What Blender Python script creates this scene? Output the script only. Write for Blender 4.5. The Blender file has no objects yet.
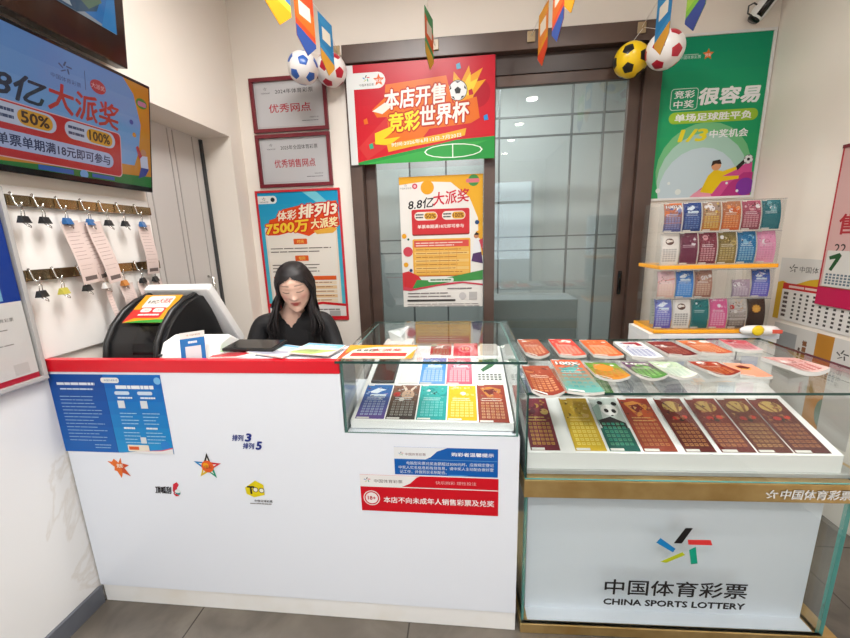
import bpy, bmesh, math, random
import numpy as np
from mathutils import Vector, Matrix, Euler
from bpy import context as ctx
PI = math.pi
rnd = random.Random(7)
SC = ctx.scene
COL = SC.collection

# ------------------------------------------------------------------ materials
def lin(c):
    return c/12.92 if c <= .04045 else ((c+.055)/1.055)**2.4
def rgb(h):
    """'#rrggbb' or (r,g,b) 0-255 -> linear tuple"""
    if isinstance(h, str):
        h = h.lstrip('#'); h = tuple(int(h[i:i+2], 16) for i in (0, 2, 4))
    return tuple(lin(v/255) for v in h)
MATS = {}
def mat(name, col=None, rough=.5, metal=0, spec=.5, bump=None, noise=None, emit=None):
    if name in MATS: return MATS[name]
    m = bpy.data.materials.new(name); m.use_nodes = True
    nt = m.node_tree; b = nt.nodes['Principled BSDF']
    if col is not None: b.inputs['Base Color'].default_value = (*rgb(col), 1)
    b.inputs['Roughness'].default_value = rough; b.inputs['Metallic'].default_value = metal
    b.inputs['Specular IOR Level'].default_value = spec
    if emit:
        b.inputs['Emission Color'].default_value = (*rgb(emit[0]), 1); b.inputs['Emission Strength'].default_value = emit[1]
    if noise:                       # (scale, second colour, contrast lo, hi)
        tc = nt.nodes.new('ShaderNodeTexCoord'); n = nt.nodes.new('ShaderNodeTexNoise')
        n.inputs['Scale'].default_value = noise[0]; n.inputs['Detail'].default_value = 6
        r = nt.nodes.new('ShaderNodeValToRGB')
        r.color_ramp.elements[0].position = noise[2]; r.color_ramp.elements[1].position = noise[3]
        r.color_ramp.elements[0].color = (*rgb(col), 1); r.color_ramp.elements[1].color = (*rgb(noise[1]), 1)
        nt.links.new(tc.outputs['Object'], n.inputs['Vector']); nt.links.new(n.outputs['Fac'], r.inputs['Fac'])
        nt.links.new(r.outputs['Color'], b.inputs['Base Color'])
    if bump:
        tc = nt.nodes.new('ShaderNodeTexCoord'); n = nt.nodes.new('ShaderNodeTexNoise'); n.inputs['Scale'].default_value = bump[0]
        bp = nt.nodes.new('ShaderNodeBump'); bp.inputs['Strength'].default_value = bump[1]; bp.inputs['Distance'].default_value = .002
        nt.links.new(tc.outputs['Object'], n.inputs['Vector']); nt.links.new(n.outputs['Fac'], bp.inputs['Height'])
        nt.links.new(bp.outputs['Normal'], b.inputs['Normal'])
    MATS[name] = m
    return m
def print_mat(name, rough, emit=0, spec=.5):
    if name in MATS: return MATS[name]
    m = bpy.data.materials.new(name); m.use_nodes = True
    nt = m.node_tree; b = nt.nodes['Principled BSDF']
    a = nt.nodes.new('ShaderNodeAttribute'); a.attribute_name = 'Col'
    b.inputs['Roughness'].default_value = rough; b.inputs['Specular IOR Level'].default_value = spec
    if emit:
        b.inputs['Base Color'].default_value = (.01, .01, .01, 1)
        nt.links.new(a.outputs['Color'], b.inputs['Emission Color']); b.inputs['Emission Strength'].default_value = emit
    else:
        nt.links.new(a.outputs['Color'], b.inputs['Base Color'])
    MATS[name] = m
    return m
def glass_mat(name, tint, f0=.04, rough=0.0, haze=0):
    if name in MATS: return MATS[name]
    m = bpy.data.materials.new(name); m.use_nodes = True
    nt = m.node_tree; nt.nodes.clear()
    out = nt.nodes.new('ShaderNodeOutputMaterial'); mix = nt.nodes.new('ShaderNodeMixShader')
    tr = nt.nodes.new('ShaderNodeBsdfTransparent'); gl = nt.nodes.new('ShaderNodeBsdfGlossy')
    tr.inputs['Color'].default_value = (*tint, 1); gl.inputs['Roughness'].default_value = rough
    gl.inputs['Color'].default_value = (1, 1, 1, 1)
    lw = nt.nodes.new('ShaderNodeLayerWeight'); lw.inputs['Blend'].default_value = .5
    p = nt.nodes.new('ShaderNodeMath'); p.operation = 'POWER'; p.inputs[1].default_value = 5
    q = nt.nodes.new('ShaderNodeMath'); q.operation = 'MULTIPLY_ADD'; q.inputs[1].default_value = 1-f0; q.inputs[2].default_value = f0
    nt.links.new(lw.outputs['Facing'], p.inputs[0]); nt.links.new(p.outputs[0], q.inputs[0]); nt.links.new(q.outputs[0], mix.inputs[0])
    src = tr
    if haze:
        df = nt.nodes.new('ShaderNodeBsdfDiffuse'); df.inputs['Color'].default_value = (.8, .85, .85, 1)
        m2 = nt.nodes.new('ShaderNodeMixShader'); m2.inputs[0].default_value = haze
        nt.links.new(tr.outputs[0], m2.inputs[1]); nt.links.new(df.outputs[0], m2.inputs[2]); src = m2
    nt.links.new(src.outputs[0], mix.inputs[1]); nt.links.new(gl.outputs[0], mix.inputs[2]); nt.links.new(mix.outputs[0], out.inputs['Surface'])
    MATS[name] = m
    return m

M_PAPER = print_mat('printed_paper', .55, spec=.2)
M_GLOSSY = print_mat('laminated_print', .3, spec=.22)
M_SCREEN = print_mat('lit_screen', .12, 0.6)
M_WALL = mat('wall_paint', '#eae2d8', .75, noise=(1.2, '#e4dcd2', .35, .75), spec=.2)
M_WHITE = mat('white_laminate', '#d9dde5', .28, spec=.45)
M_CREAM = mat('cream_kickboard', '#e0dfdd', .4, noise=(5, '#d8d2c8', .45, .8))
M_RED = mat('red_laminate', '#cc0b20', .3)
M_GLASS = glass_mat('clear_glass', (.972, .99, .987))
M_DOORGLASS = glass_mat('door_glass', (.86, .9, .89), .07)
M_ACRYL = glass_mat('clear_acrylic', (.965, .97, .97), .010, .03)
M_EDGE = mat('green_glass_edge', '#5fa79f', .15)
M_EDGED = mat('dark_glass_edge', '#24423c', .12)
M_EDGEC = mat('pale_glass_edge', '#5d7d77', .15)
M_GOLD = mat('brushed_gold', '#cdb078', .34, .8, noise=(9, '#b08e54', .3, .7))
M_BROWN = mat('brown_wood_frame', '#4b3a33', .35, noise=(6, '#57443b', .35, .7))
M_BROWND = mat('dark_brown_frame', '#3a2d28', .35)
M_BLACK = mat('black_plastic', '#161617', .38)
M_BLACKS = mat('black_gloss', '#0b0b0d', .12)
M_DGREY = mat('dark_grey_plastic', '#3a3b3d', .5)
M_WPLAS = mat('white_plastic', '#e9e8e6', .35)
M_CHROME = mat('chrome_metal', '#d8d6d2', .18, 1)
M_STEEL = mat('mirror_steel', '#8b7f6c', .22, 1, noise=(5, '#b89a6c', .35, .65))
M_ORANGE = mat('orange_shelf', '#efa31b', .3)
M_MAROON = mat('maroon_frame', '#6e1a26', .35)
M_SLATE = mat('slate_baseboard', '#5d6068', .45, noise=(20, '#55585f', .3, .7))
M_GREY = mat('grey_partition', '#8d9191', .5)
M_TISSUE = mat('tissue_paper', '#f2f1ef', .9, spec=.1)
M_BLUEP = mat('blue_clip', '#2d5f96', .35)
M_YELP = mat('yellow_clip', '#b9b04a', .35)
M_ORGP = mat('orange_clip', '#c4803c', .35)

# ------------------------------------------------------------------ mesh helpers
class MB:
    def __init__(s): s.v = []; s.f = []; s.m = []; s.M = Matrix()
    def add(s, vs, fs, mi=0):
        o = len(s.v); s.v += [tuple(s.M @ Vector(p)) for p in vs]; s.f += [tuple(i+o for i in f) for f in fs]
        s.m += [mi]*len(fs) if isinstance(mi, int) else mi
        return s
    def box(s, x0, x1, y0, y1, z0, z1, mi=0):
        vs = [(x, y, z) for z in (z0, z1) for y in (y0, y1) for x in (x0, x1)]
        fs = [(0, 2, 3, 1), (4, 5, 7, 6), (0, 1, 5, 4), (2, 6, 7, 3), (0, 4, 6, 2), (1, 3, 7, 5)]  # bottom top front back left right
        return s.add(vs, fs, mi)
    def prism(s, pts, a, b, axis='X', mi=0):
        """extrude polygon pts (2 coords) along axis from a to b"""
        n = len(pts)
        def P(p, t):
            return {'X': (t, p[0], p[1]), 'Y': (p[0], t, p[1]), 'Z': (p[0], p[1], t)}[axis]
        vs = [P(p, a) for p in pts]+[P(p, b) for p in pts]
        fs = [tuple(range(n))[::-1], tuple(range(n, 2*n))]+[(i, (i+1) % n, n+(i+1) % n, n+i) for i in range(n)]
        return s.add(vs, fs, mi)
    def tube(s, path, r, n=8, mi=0, cap=True):
        path = [Vector(p) for p in path]; k = len(path)
        rs = r if isinstance(r, (list, tuple)) else [r]*k
        vs = []; fs = []; prev = None
        for i, p in enumerate(path):
            t = (path[min(i+1, k-1)]-path[max(i-1, 0)])
            t = t.normalized() if t.length > 1e-9 else Vector((0, 0, 1))
            if prev is None:
                a = Vector((0, 0, 1)) if abs(t.z) < .9 else Vector((1, 0, 0)); u = t.cross(a).normalized()
            else:
                u = (prev-t*prev.dot(t)); u = u.normalized() if u.length > 1e-6 else t.orthogonal().normalized()
            prev = u; w = t.cross(u)
            for j in range(n):
                q = 2*PI*j/n; vs.append(tuple(p+(u*math.cos(q)+w*math.sin(q))*rs[i]))
        for i in range(k-1):
            for j in range(n):
                fs.append((i*n+j, i*n+(j+1) % n, (i+1)*n+(j+1) % n, (i+1)*n+j))
        if cap: fs += [tuple(range(n))[::-1], tuple(range((k-1)*n, k*n))]
        return s.add(vs, fs, mi)
    def lathe(s, prof, n=24, mi=0, c=(0, 0, 0)):
        vs = []; fs = []
        for r, z in prof:
            for j in range(n): vs.append((c[0]+r*math.cos(2*PI*j/n), c[1]+r*math.sin(2*PI*j/n), c[2]+z))
        k = len(prof)
        for i in range(k-1):
            for j in range(n): fs.append((i*n+j, i*n+(j+1) % n, (i+1)*n+(j+1) % n, (i+1)*n+j))
        fs += [tuple(range(n))[::-1], tuple(range((k-1)*n, k*n))]
        return s.add(vs, fs, mi)
    def build(s, name, mats, parent=None, smooth=False, bevel=0, loc=None):
        me = bpy.data.meshes.new(name); me.from_pydata(s.v, [], s.f)
        for m in (mats if isinstance(mats, (list, tuple)) else [mats]): me.materials.append(m)
        me.polygons.foreach_set('material_index', s.m)
        bm = bmesh.new(); bm.from_mesh(me); bmesh.ops.recalc_face_normals(bm, faces=bm.faces); 
        if bevel:
            bmesh.ops.bevel(bm, geom=list(bm.edges), offset=bevel, segments=2, affect='EDGES', clamp_overlap=True, profile=.6)
        bm.to_mesh(me); bm.free()
        if smooth: me.polygons.foreach_set('use_smooth', [True]*len(me.polygons))
        me.update()
        o = bpy.data.objects.new(name, me); COL.objects.link(o)
        if parent: o.parent = parent
        if loc: o.location = loc
        return o
def box(name, x0, x1, y0, y1, z0, z1, m, parent=None, bevel=0):
    return MB().box(x0, x1, y0, y1, z0, z1).build(name, m, parent, bevel=bevel)
def tag(o, label=None, cat=None, group=None, kind=None):
    if label: o['label'] = label
    if cat: o['category'] = cat
    if group: o['group'] = group
    if kind: o['kind'] = kind
    return o
def thing(name, label, cat, loc=(0, 0, 0), rot=(0, 0, 0), group=None):
    o = bpy.data.objects.new(name, None); COL.objects.link(o); o.empty_display_size = .05
    o.location = loc; o.rotation_euler = rot
    return tag(o, label, cat, group)
def struct(o, label=None, cat=None): return tag(o, label, cat, kind='structure')
def frame_to(o, loc, X, Y):
    X = Vector(X).normalized(); Y = Vector(Y).normalized(); Z = X.cross(Y)
    m = Matrix((X, Y, Z)).transposed().to_4x4(); m.translation = Vector(loc); o.matrix_world = m
    o.matrix_basis = m
    return o
BACKW = ((1, 0, 0), (0, 0, 1)); LEFTW = ((0, 1, 0), (0, 0, 1)); RIGHTW = ((0, -1, 0), (0, 0, 1))
def copy_tree(o, parent=None):
    c = o.copy(); COL.objects.link(c)
    if parent: c.parent = parent
    for ch in list(o.children): copy_tree(ch, c)
    return c

# ------------------------------------------------------------------ print helper
PAPER = .76            # reflectance of white printing stock
_TX = {}
def text_geo(t, bold=0, shear=0):
    k = (t, bold, shear)
    if k in _TX: return _TX[k]
    cu = bpy.data.curves.new('lettering', 'FONT'); cu.body = t; cu.size = 1; cu.shear = shear; cu.offset = bold; cu.resolution_u = 2
    ob = bpy.data.objects.new('lettering', cu); COL.objects.link(ob)
    dg = ctx.evaluated_depsgraph_get(); dg.update(); ev = ob.evaluated_get(dg); me = ev.to_mesh()
    v = [(p.co.x, p.co.y) for p in me.vertices]; f = [tuple(p.vertices) for p in me.polygons]
    ev.to_mesh_clear(); bpy.data.objects.remove(ob); bpy.data.curves.remove(cu)
    xs = [p[0] for p in v] or [0, 1]; ys = [p[1] for p in v] or [0, 1]
    _TX[k] = (v, f, min(xs), max(xs), min(ys), max(ys)); return _TX[k]
class Sheet:
    """flat printed thing. units: uw wide, y down, origin top-left"""
    DZ = 6e-5
    def __init__(s, w, h, uw=100, base='#ffffff', edge=None):
        s.w, s.h, s.k = w, h, w/uw; s.uw = uw; s.uh = h/s.k; s.P = []; s.l = 1; s.oy = 0; s.base = base; s.edge = edge or base
    def xy(s, p): return (p[0]*s.k-s.w/2, s.h/2-(p[1]+s.oy)*s.k)
    def geo(s, vs, fs, col):
        s.P.append(([s.xy(p) for p in vs], fs, rgb(col), s.l*s.DZ)); return s
    def up(s): s.l += 1; return s
    def poly(s, pts, col):
        """filled outline, trimmed to the sheet's edges"""
        s.up(); pts = list(pts)
        for ax, lim, sg in ((0, 0, 1), (0, s.uw, -1), (1, -s.oy, 1), (1, s.uh-s.oy, -1)):
            out = []
            for i, p in enumerate(pts):
                q = pts[i-1]; dp, dq = (p[ax]-lim)*sg, (q[ax]-lim)*sg
                if (dp >= 0) != (dq >= 0):
                    t = dq/(dq-dp); out.append((q[0]+(p[0]-q[0])*t, q[1]+(p[1]-q[1])*t))
                if dp >= 0: out.append(p)
            pts = out
        return s.geo(pts, [tuple(range(len(pts)))], col) if len(pts) > 2 else s
    def rect(s, x0, y0, x1, y1, col): return s.poly([(x0, y0), (x0, y1), (x1, y1), (x1, y0)], col)
    def rrect(s, x0, y0, x1, y1, r, col):
        r = min(r, (x1-x0)/2, (y1-y0)/2); pts = []
        for cx, cy, a in ((x0+r, y0+r, -PI/2), (x0+r, y1-r, PI), (x1-r, y1-r, PI/2), (x1-r, y0+r, 0)):
            for i in range(6):
                q = a-PI/2*i/5; pts.append((cx+r*math.cos(q), cy+r*math.sin(q)))
        return s.poly(pts, col)
    def circ(s, x, y, r, col, ry=None, n=24): return s.poly([(x+r*math.cos(-2*PI*i/n), y+(ry or r)*math.sin(-2*PI*i/n)) for i in range(n)], col)
    def grad(s, x0, y0, x1, y1, c0, c1, n=8):
        a, b = [tuple(int(c.lstrip('#')[i:i+2], 16) for i in (0, 2, 4)) for c in (c0, c1)]
        s.up()
        for i in range(n):
            t = (i+.5)/n; c = tuple(a[j]*(1-t)+b[j]*t for j in range(3)); ya = y0+(y1-y0)*i/n; yb = y0+(y1-y0)*(i+1)/n
            s.band(x0, x1, ya, yb, c)
        return s
    def band(s, x0, x1, ya, yb, c, n=6):
        for k in range(n):
            a, b = x0+(x1-x0)*k/n, x0+(x1-x0)*(k+1)/n; s.geo([(a, ya), (a, yb), (b, yb), (b, ya)], [(0, 1, 2, 3)], c)
    def text(s, t, x, y, h, col, w=None, al='l', bold=0, shear=0, out=None, ow=.06, rot=0):
        """x,y = left(or centre/right) and vertical centre of the lettering's box"""
        base = text_geo(t, 0, shear)
        _, _, bx0, bx1, by0, by1 = base
        sc = h/(by1-by0); sx = (w/(bx1-bx0)) if w else sc; W = (bx1-bx0)*sx
        ox = {'l': x, 'c': x-W/2, 'r': x-W}[al]
        def ring(b, n): return [(0, 0)]+([(b*math.cos(2*PI*i/n), b*math.sin(2*PI*i/n)) for i in range(n)] if b else [])
        lays = ([(base, out, ring(bold+ow, 8))] if out else [])+[(base, col, ring(bold*.8, 6))]
        cr, sr = math.cos(math.radians(rot)), math.sin(math.radians(rot))
        for g, c, shifts in lays:
            s.up()
            for du, dv in shifts:
                vs = []
                for p in g[0]:
                    px = ox+(p[0]+du-bx0)*sx; py = y+h/2-(p[1]+dv-by0)*sc
                    if rot: dx, dy = px-x, py-y; px, py = x+dx*cr+dy*sr, y-dx*sr+dy*cr
                    vs.append((px, py))
                s.geo(vs, g[1], c); s.l += .02
        return s
    def lines(s, x0, x1, ys, t, col, ragged=.15, seed=1):
        r = random.Random(seed); s.up()
        for y in ys:
            x = x0; e = x1-(x1-x0)*r.random()*ragged
            while x < e:
                q = min(e, x+(x1-x0)*r.uniform(.06, .3)); s.geo([(x, y-t/2), (x, y+t/2), (q, y+t/2), (q, y-t/2)], [(0, 1, 2, 3)], col); x = q+(x1-x0)*.015
        return s
    def logo(s, x, y, d, cols=None):
        """five slanted bars arranged like a star; d = overall width"""
        cols = cols or ['#1d1a1b', '#e23a3a', '#10a183', '#b9c422', '#1682c4']
        bars = [[(437, 162), (413, 208), (432, 208), (454, 162)], [(446, 197), (449, 211), (508, 211), (502, 196)], [(453, 228), (462, 271), (478, 268), (468, 218)],
                [(437, 235), (385, 266), (399, 269), (444, 243)], [(378, 194), (369, 208), (413, 236), (418, 225)]]
        s.up()
        for b, c in zip(bars, cols): s.geo([(x+(p[0]-440)*d/139, y+(p[1]-216)*d/139) for p in b], [(0, 1, 2, 3)], c)
        return s
    def star(s, x, y, r, col, r2=.45, rot=0, n=5):
        return s.poly([(x+(r if i % 2 == 0 else r*r2)*math.sin(-PI*i/n+rot), y-(r if i % 2 == 0 else r*r2)*math.cos(-PI*i/n+rot)) for i in range(2*n)], col)
    def ball(s, x, y, r, c1='#f4f4f4', c2='#1a1a1a'):
        s.circ(x, y, r, c2); s.circ(x, y, r*.93, c1)
        s.poly([(x+r*.36*math.sin(-2*PI*i/5), y-r*.36*math.cos(-2*PI*i/5)) for i in range(5)], c2)
        for i in range(5):
            a = -2*PI*i/5; s.poly([(x+r*math.sin(a+d)*q, y-r*math.cos(a+d)*q) for d, q in ((.3, .9), (0, .68), (-.3, .9))][::-1], c2)
        return s
    def build(s, name, m=None, parent=None, th=.001, bend=None, strips=1, xs=1):
        v = []; f = []; col = []
        def add(vs, fs, c):
            o = len(v); v.extend(vs); f.extend([tuple(i+o for i in q) for q in fs]); col.extend([c]*len(fs))
        w, h = s.w/2, s.h/2; b = rgb(s.base); e = rgb(s.edge)
        for i in range(strips):
            y0 = -h+2*h*i/strips; y1 = -h+2*h*(i+1)/strips
            for j in range(xs):
                x0 = -w+2*w*j/xs; x1 = -w+2*w*(j+1)/xs
                add([(x0, y0, 0), (x1, y0, 0), (x1, y1, 0), (x0, y1, 0)], [(0, 1, 2, 3)], b)
                add([(x0, y0, -th), (x1, y0, -th), (x1, y1, -th), (x0, y1, -th)], [(3, 2, 1, 0)], e)
            add([(-w, y0, 0), (-w, y1, 0), (-w, y1, -th), (-w, y0, -th)], [(0, 1, 2, 3)], e)
            add([(w, y0, 0), (w, y0, -th), (w, y1, -th), (w, y1, 0)], [(0, 1, 2, 3)], e)
        for j in range(xs):
            x0 = -w+2*w*j/xs; x1 = -w+2*w*(j+1)/xs
            add([(x0, -h, 0), (x0, -h, -th), (x1, -h, -th), (x1, -h, 0)], [(0, 1, 2, 3)], e)
            add([(x0, h, 0), (x1, h, 0), (x1, h, -th), (x0, h, -th)], [(0, 1, 2, 3)], e)
        for vs, fs, c, z in s.P: add([(p[0], p[1], z) for p in vs], fs, c)
        if bend: v = [bend(*p) for p in v]
        me = bpy.data.meshes.new(name); me.from_pydata(v, [], f)
        at = me.color_attributes.new('Col', 'FLOAT_COLOR', 'CORNER')
        a = []; q = 1 if m == M_SCREEN else PAPER
        for p, c in zip(me.polygons, col): a += [c[0]*q, c[1]*q, c[2]*q, 1.0]*p.loop_total
        at.data.foreach_set('color', a)
        me.materials.append(m or M_PAPER); me.update()
        o = bpy.data.objects.new(name, me); COL.objects.link(o)
        if parent: o.parent = parent
        return o

# ------------------------------------------------------------------ camera
F_PX = 378.19
pit, rol, yaw = -.2093, -.0294, -.1042
fw = Vector((math.sin(yaw)*math.cos(pit), math.cos(yaw)*math.cos(pit), math.sin(pit)))
rt = Vector((math.cos(yaw), -math.sin(yaw), 0)); upv = rt.cross(fw)
rt, upv = rt*math.cos(rol)+upv*math.sin(rol), -rt*math.sin(rol)+upv*math.cos(rol)
cd = bpy.data.cameras.new('camera'); cam = bpy.data.objects.new('camera', cd); COL.objects.link(cam)
cd.sensor_width = 36; cd.lens = F_PX/850*36; cd.clip_start = .02
m = Matrix((rt, upv, -fw)).transposed().to_4x4(); m.translation = (1.4352, -1.1005, 1.3665); cam.matrix_world = m
SC.camera = cam

# ------------------------------------------------------------------ room
D = 1.436; XR = 3.16; YF = -4.6; ZC = 2.9
floor_m = mat('floor_tile', '#6c6259', .22)
nt = floor_m.node_tree; b = nt.nodes['Principled BSDF']
tc = nt.nodes.new('ShaderNodeTexCoord'); br = nt.nodes.new('ShaderNodeTexBrick'); mp = nt.nodes.new('ShaderNodeMapping')
br.offset = 0; br.inputs['Scale'].default_value = 1; br.inputs['Brick Width'].default_value = .8; br.inputs['Row Height'].default_value = .8; br.inputs['Mortar Size'].default_value = .003
mp.inputs['Location'].default_value = (.37, .33, 0)
ns = nt.nodes.new('ShaderNodeTexNoise'); ns.inputs['Scale'].default_value = 3.5; ns.inputs['Detail'].default_value = 8; ns.inputs['Distortion'].default_value = 1.2
rp = nt.nodes.new('ShaderNodeValToRGB'); rp.color_ramp.elements[0].position = .3; rp.color_ramp.elements[1].position = .72
rp.color_ramp.elements[0].color = (*rgb('#4c4640'), 1); rp.color_ramp.elements[1].color = (*rgb('#6c655c'), 1)
br.inputs['Mortar'].default_value = (*rgb('#3d3732'), 1)
L = nt.links.new
L(tc.outputs['Object'], mp.inputs['Vector']); L(mp.outputs[0], br.inputs['Vector']); L(tc.outputs['Object'], ns.inputs['Vector']); L(ns.outputs['Fac'], rp.inputs['Fac'])
L(rp.outputs['Color'], br.inputs['Color1']); L(rp.outputs['Color'], br.inputs['Color2']); L(br.outputs['Color'], b.inputs['Base Color'])
marble = mat('white_veined_tile', '#dedbd6', .22)
nt = marble.node_tree; b = nt.nodes['Principled BSDF']; tc = nt.nodes.new('ShaderNodeTexCoord')
ns = nt.nodes.new('ShaderNodeTexNoise'); ns.inputs['Scale'].default_value = 1.7; ns.inputs['Detail'].default_value = 7; ns.inputs['Distortion'].default_value = .6
rp = nt.nodes.new('ShaderNodeValToRGB'); cr = rp.color_ramp
cr.elements[0].position = .492; cr.elements[1].position = .508; cr.elements[0].color = cr.elements[1].color = (*rgb('#dad9d8'), 1)
e = cr.elements.new(.5); e.color = (*rgb('#d0ccc7'), 1)
L = nt.links.new
L(tc.outputs['Object'], ns.inputs['Vector']); L(ns.outputs['Fac'], rp.inputs['Fac']); L(rp.outputs['Color'], b.inputs['Base Color'])

struct(box('floor', -.4, 4, YF-.1, 3.2, -.1, 0, floor_m))
struct(box('ceiling', -.4, XR+.1, YF-.1, 3.2, ZC, ZC+.1, mat('ceiling_paint', '#e2ddd6', .8)))
# left wall with the door recess
w = MB(); w.box(-.1, 0, YF, .57, 0, ZC); w.box(-.1, 0, .57, 1.303, 2.02, ZC); w.box(-.3, 0, 1.303, D+.1, 0, ZC)
w.box(-.3, -.1, .47, .57, 0, ZC); w.box(-.3, -.1, .57, 1.303, 2.02, 2.2)
struct(w.build('wall_left', M_WALL))
struct(box('trim_1', 0, .006, YF, .03, 0, .955, marble), 'white veined wall tile below the hanging papers')
struct(box('baseboard_left', .006, .018, YF, -.001, 0, .075, M_SLATE, bevel=.002))
door2 = box('door_2', -.24, -.2, .571, 1.302, .001, 2.019, mat('white_door_panel', '#cdc9c6', .4))
struct(door2)
s = MB()
for y in (.80, .84, 1.02, 1.06, 1.22): s.box(-.2, -.197, y, y+.006, .01, 2.01)
s.build('seam', mat('seam_grey', '#aaa5a2', .5), door2)
MB().tube([(-.2, 1.19, 1.02), (-.165, 1.19, 1.03), (-.165, 1.19, 1.16), (-.2, 1.19, 1.17)], .008).build('handle', M_CHROME, door2, True)
MB().box(-.2, -.185, 1.285, 1.302, .01, 2.01).build('edge_strip', M_DGREY, door2)
# back wall
w = MB(); w.box(-.3, .74, D, D+.1, 0, ZC); w.box(.74, 2.53, D, D+.1, 2.42, ZC); w.box(2.53, XR+.1, D, D+.1, 0, ZC)
struct(w.build('wall_back', M_WALL))
struct(box('wall_right', XR, XR+.1, YF, D, 0, ZC, M_WALL))
# shop front behind the camera: wide glazed opening
w = MB(); w.box(-.1, .25, YF-.1, YF, 0, ZC); w.box(2.95, XR+.1, YF-.1, YF, 0, ZC); w.box(.25, 2.95, YF-.1, YF, 2.5, ZC); w.box(.25, 2.95, YF-.1, YF, 0, .12)
struct(w.build('wall_front', M_WALL))
wn = box('window_1', .26, 2.94, YF-.055, YF-.045, .13, 2.49, M_GLASS); struct(wn)
s = MB()
for x in (.26, 1.13, 2.02, 2.9): s.box(x, x+.05, YF-.09, YF-.01, .12, 2.5)
s.box(.26, 2.94, YF-.09, YF-.01, 2.05, 2.1); s.build('window_frame', M_BROWND, wn)
# outdoors
struct(box('ground', -12, 15, -20, YF-.1, -.15, -.02, mat('pavement', '#a29d96', .8, noise=(2, '#8f8b85', .3, .7))))

# sliding door with brown frame, glass leaves
dr = thing('door_1', 'brown framed sliding glass door behind the counters', 'door'); struct(dr)
f = MB(); f.box(.722, 2.555, D-.06, D+.1, 2.405, 2.505); f.box(.722, .80, D-.035, D+.1, 0, 2.405); f.box(2.47, 2.565, D-.035, D+.1, 0, 2.405)
f.build('door_frame', M_BROWN, dr, bevel=.004)
box('head_track', .80, 2.47, D-.01, D+.09, 2.3, 2.404, M_BROWND, dr)
def leaf(x0, x1, y, st, name):
    f = MB(); f.box(x0, x0+st, y, y+.035, .01, 2.3); f.box(x1-st, x1, y, y+.035, .01, 2.3); f.box(x0+st, x1-st, y, y+.035, .01, .12); f.box(x0+st, x1-st, y, y+.035, 2.24, 2.3)
    o = f.build(name, M_BROWN, dr, bevel=.003)
    box('glass_pane', x0+st, x1-st, y+.012, y+.02, .12, 2.24, M_DOORGLASS, o)
    return o
leaf(.80, 1.64, D+.04, .07, 'sliding_leaf')
o = leaf(1.57, 2.469, D, .068, 'sliding_leaf')
MB().box(2.418, 2.44, D-.012, D, .98, 1.13).build('pull_handle', M_BLACKS, o, bevel=.004)
# space behind the door: grey wall with a thin dark glazing grid
struct(box('wall_rear', -.3, 4, 3.0, 3.1, 0, ZC, mat('rear_wall', '#b9bdbc', .7)))
struct(box('wall_rear_left', .2, .3, D+.1, 3.0, 0, ZC, mat('rear_wall')))
struct(box('wall_rear_right', 3.3, 3.4, D+.1, 3.0, 0, ZC, mat('rear_wall')))
g = MB()
for x in (.62, .95, 1.28, 1.75, 2.36, 2.62): g.box(x, x+.014, 2.5, 2.53, 0, 2.899)
for z in (2.2, 2.36, 1.35, 1.23): g.box(.3, 3.3, 2.505, 2.525, z, z+.013)
tag(g.build('glazing_grid', mat('grid_metal', '#5c5f60', .4)), 'thin dark metal grid seen through the sliding glass door', 'partition')
tag(box('grey_block', 1.68, 2.35, 2.0, 2.35, 0, .86, M_GREY, bevel=.01), 'plain grey block low behind the right door pane', 'desk')  # plain grey block standing low behind the right pane

# ------------------------------------------------------------------ awards and posters on the back wall
def on_back(o, x, z, dy=.004): return frame_to(o, (x, D-dy, z), *BACKW)
def border(w, h, t, d, m, parent, name='frame'):
    f = MB(); f.box(-w/2, w/2, h/2-t, h/2, -.004, d); f.box(-w/2, w/2, -h/2, -h/2+t, -.004, d); f.box(-w/2, -w/2+t, -h/2+t, h/2-t, -.004, d); f.box(w/2-t, w/2, -h/2+t, h/2-t, -.004, d)
    return f.build(name, m, parent, bevel=.0015)
for x, z, h, t1, t2, lab in ((.347, 2.222, .318, '2024年体育彩票', '优秀网点', 'upper maroon framed silver award plaque with four red characters'),
                            (.347, 1.888, .325, '2025年全国体育彩票', '优秀销售网点', 'lower maroon framed silver award plaque with six red characters')):
    t = thing('award_plaque', lab, 'award', group='framed award plaques'); on_back(t, x, z)
    border(.497, h, .022, .016, M_MAROON, t)
    s = Sheet(.46, h-.04, 100, '#d6d5d6')
    s.rect(2, 2, 98, s.uh-2, '#c9c8ca'); s.rect(3.5, 3.5, 96.5, s.uh-3.5, '#d2d1d3')
    s.logo(17, 9, 5, ['#666']*5 if 0 else ['#666666']*5); s.text('中国体育彩票', 17, 14.5, 2, '#666666', al='c')
    s.text(t1, 58, 13, 6, '#2a2628', al='c', w=54); s.text(t2, 50, 34, 11, '#c22a3a', al='c', w=60, bold=.012)
    s.text('中国体育彩票', 90, s.uh-13, 2, '#777777', al='r'); s.lines(66, 90, [s.uh-9], 1, '#8a8a8c')
    s.build('sheet', M_GLOSSY, t)

def logo_pill(s, x, y, w, h, col='#ffffff'):
    s.rrect(x, y, x+w, y+h, h/2, col)
    s.logo(x+w*.3, y+h*.4, h*.45, ['#555555']*5); s.text('中国体育彩票', x+w*.3, y+h*.78, h*.16, '#555555', al='c', w=w*.36)
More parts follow.
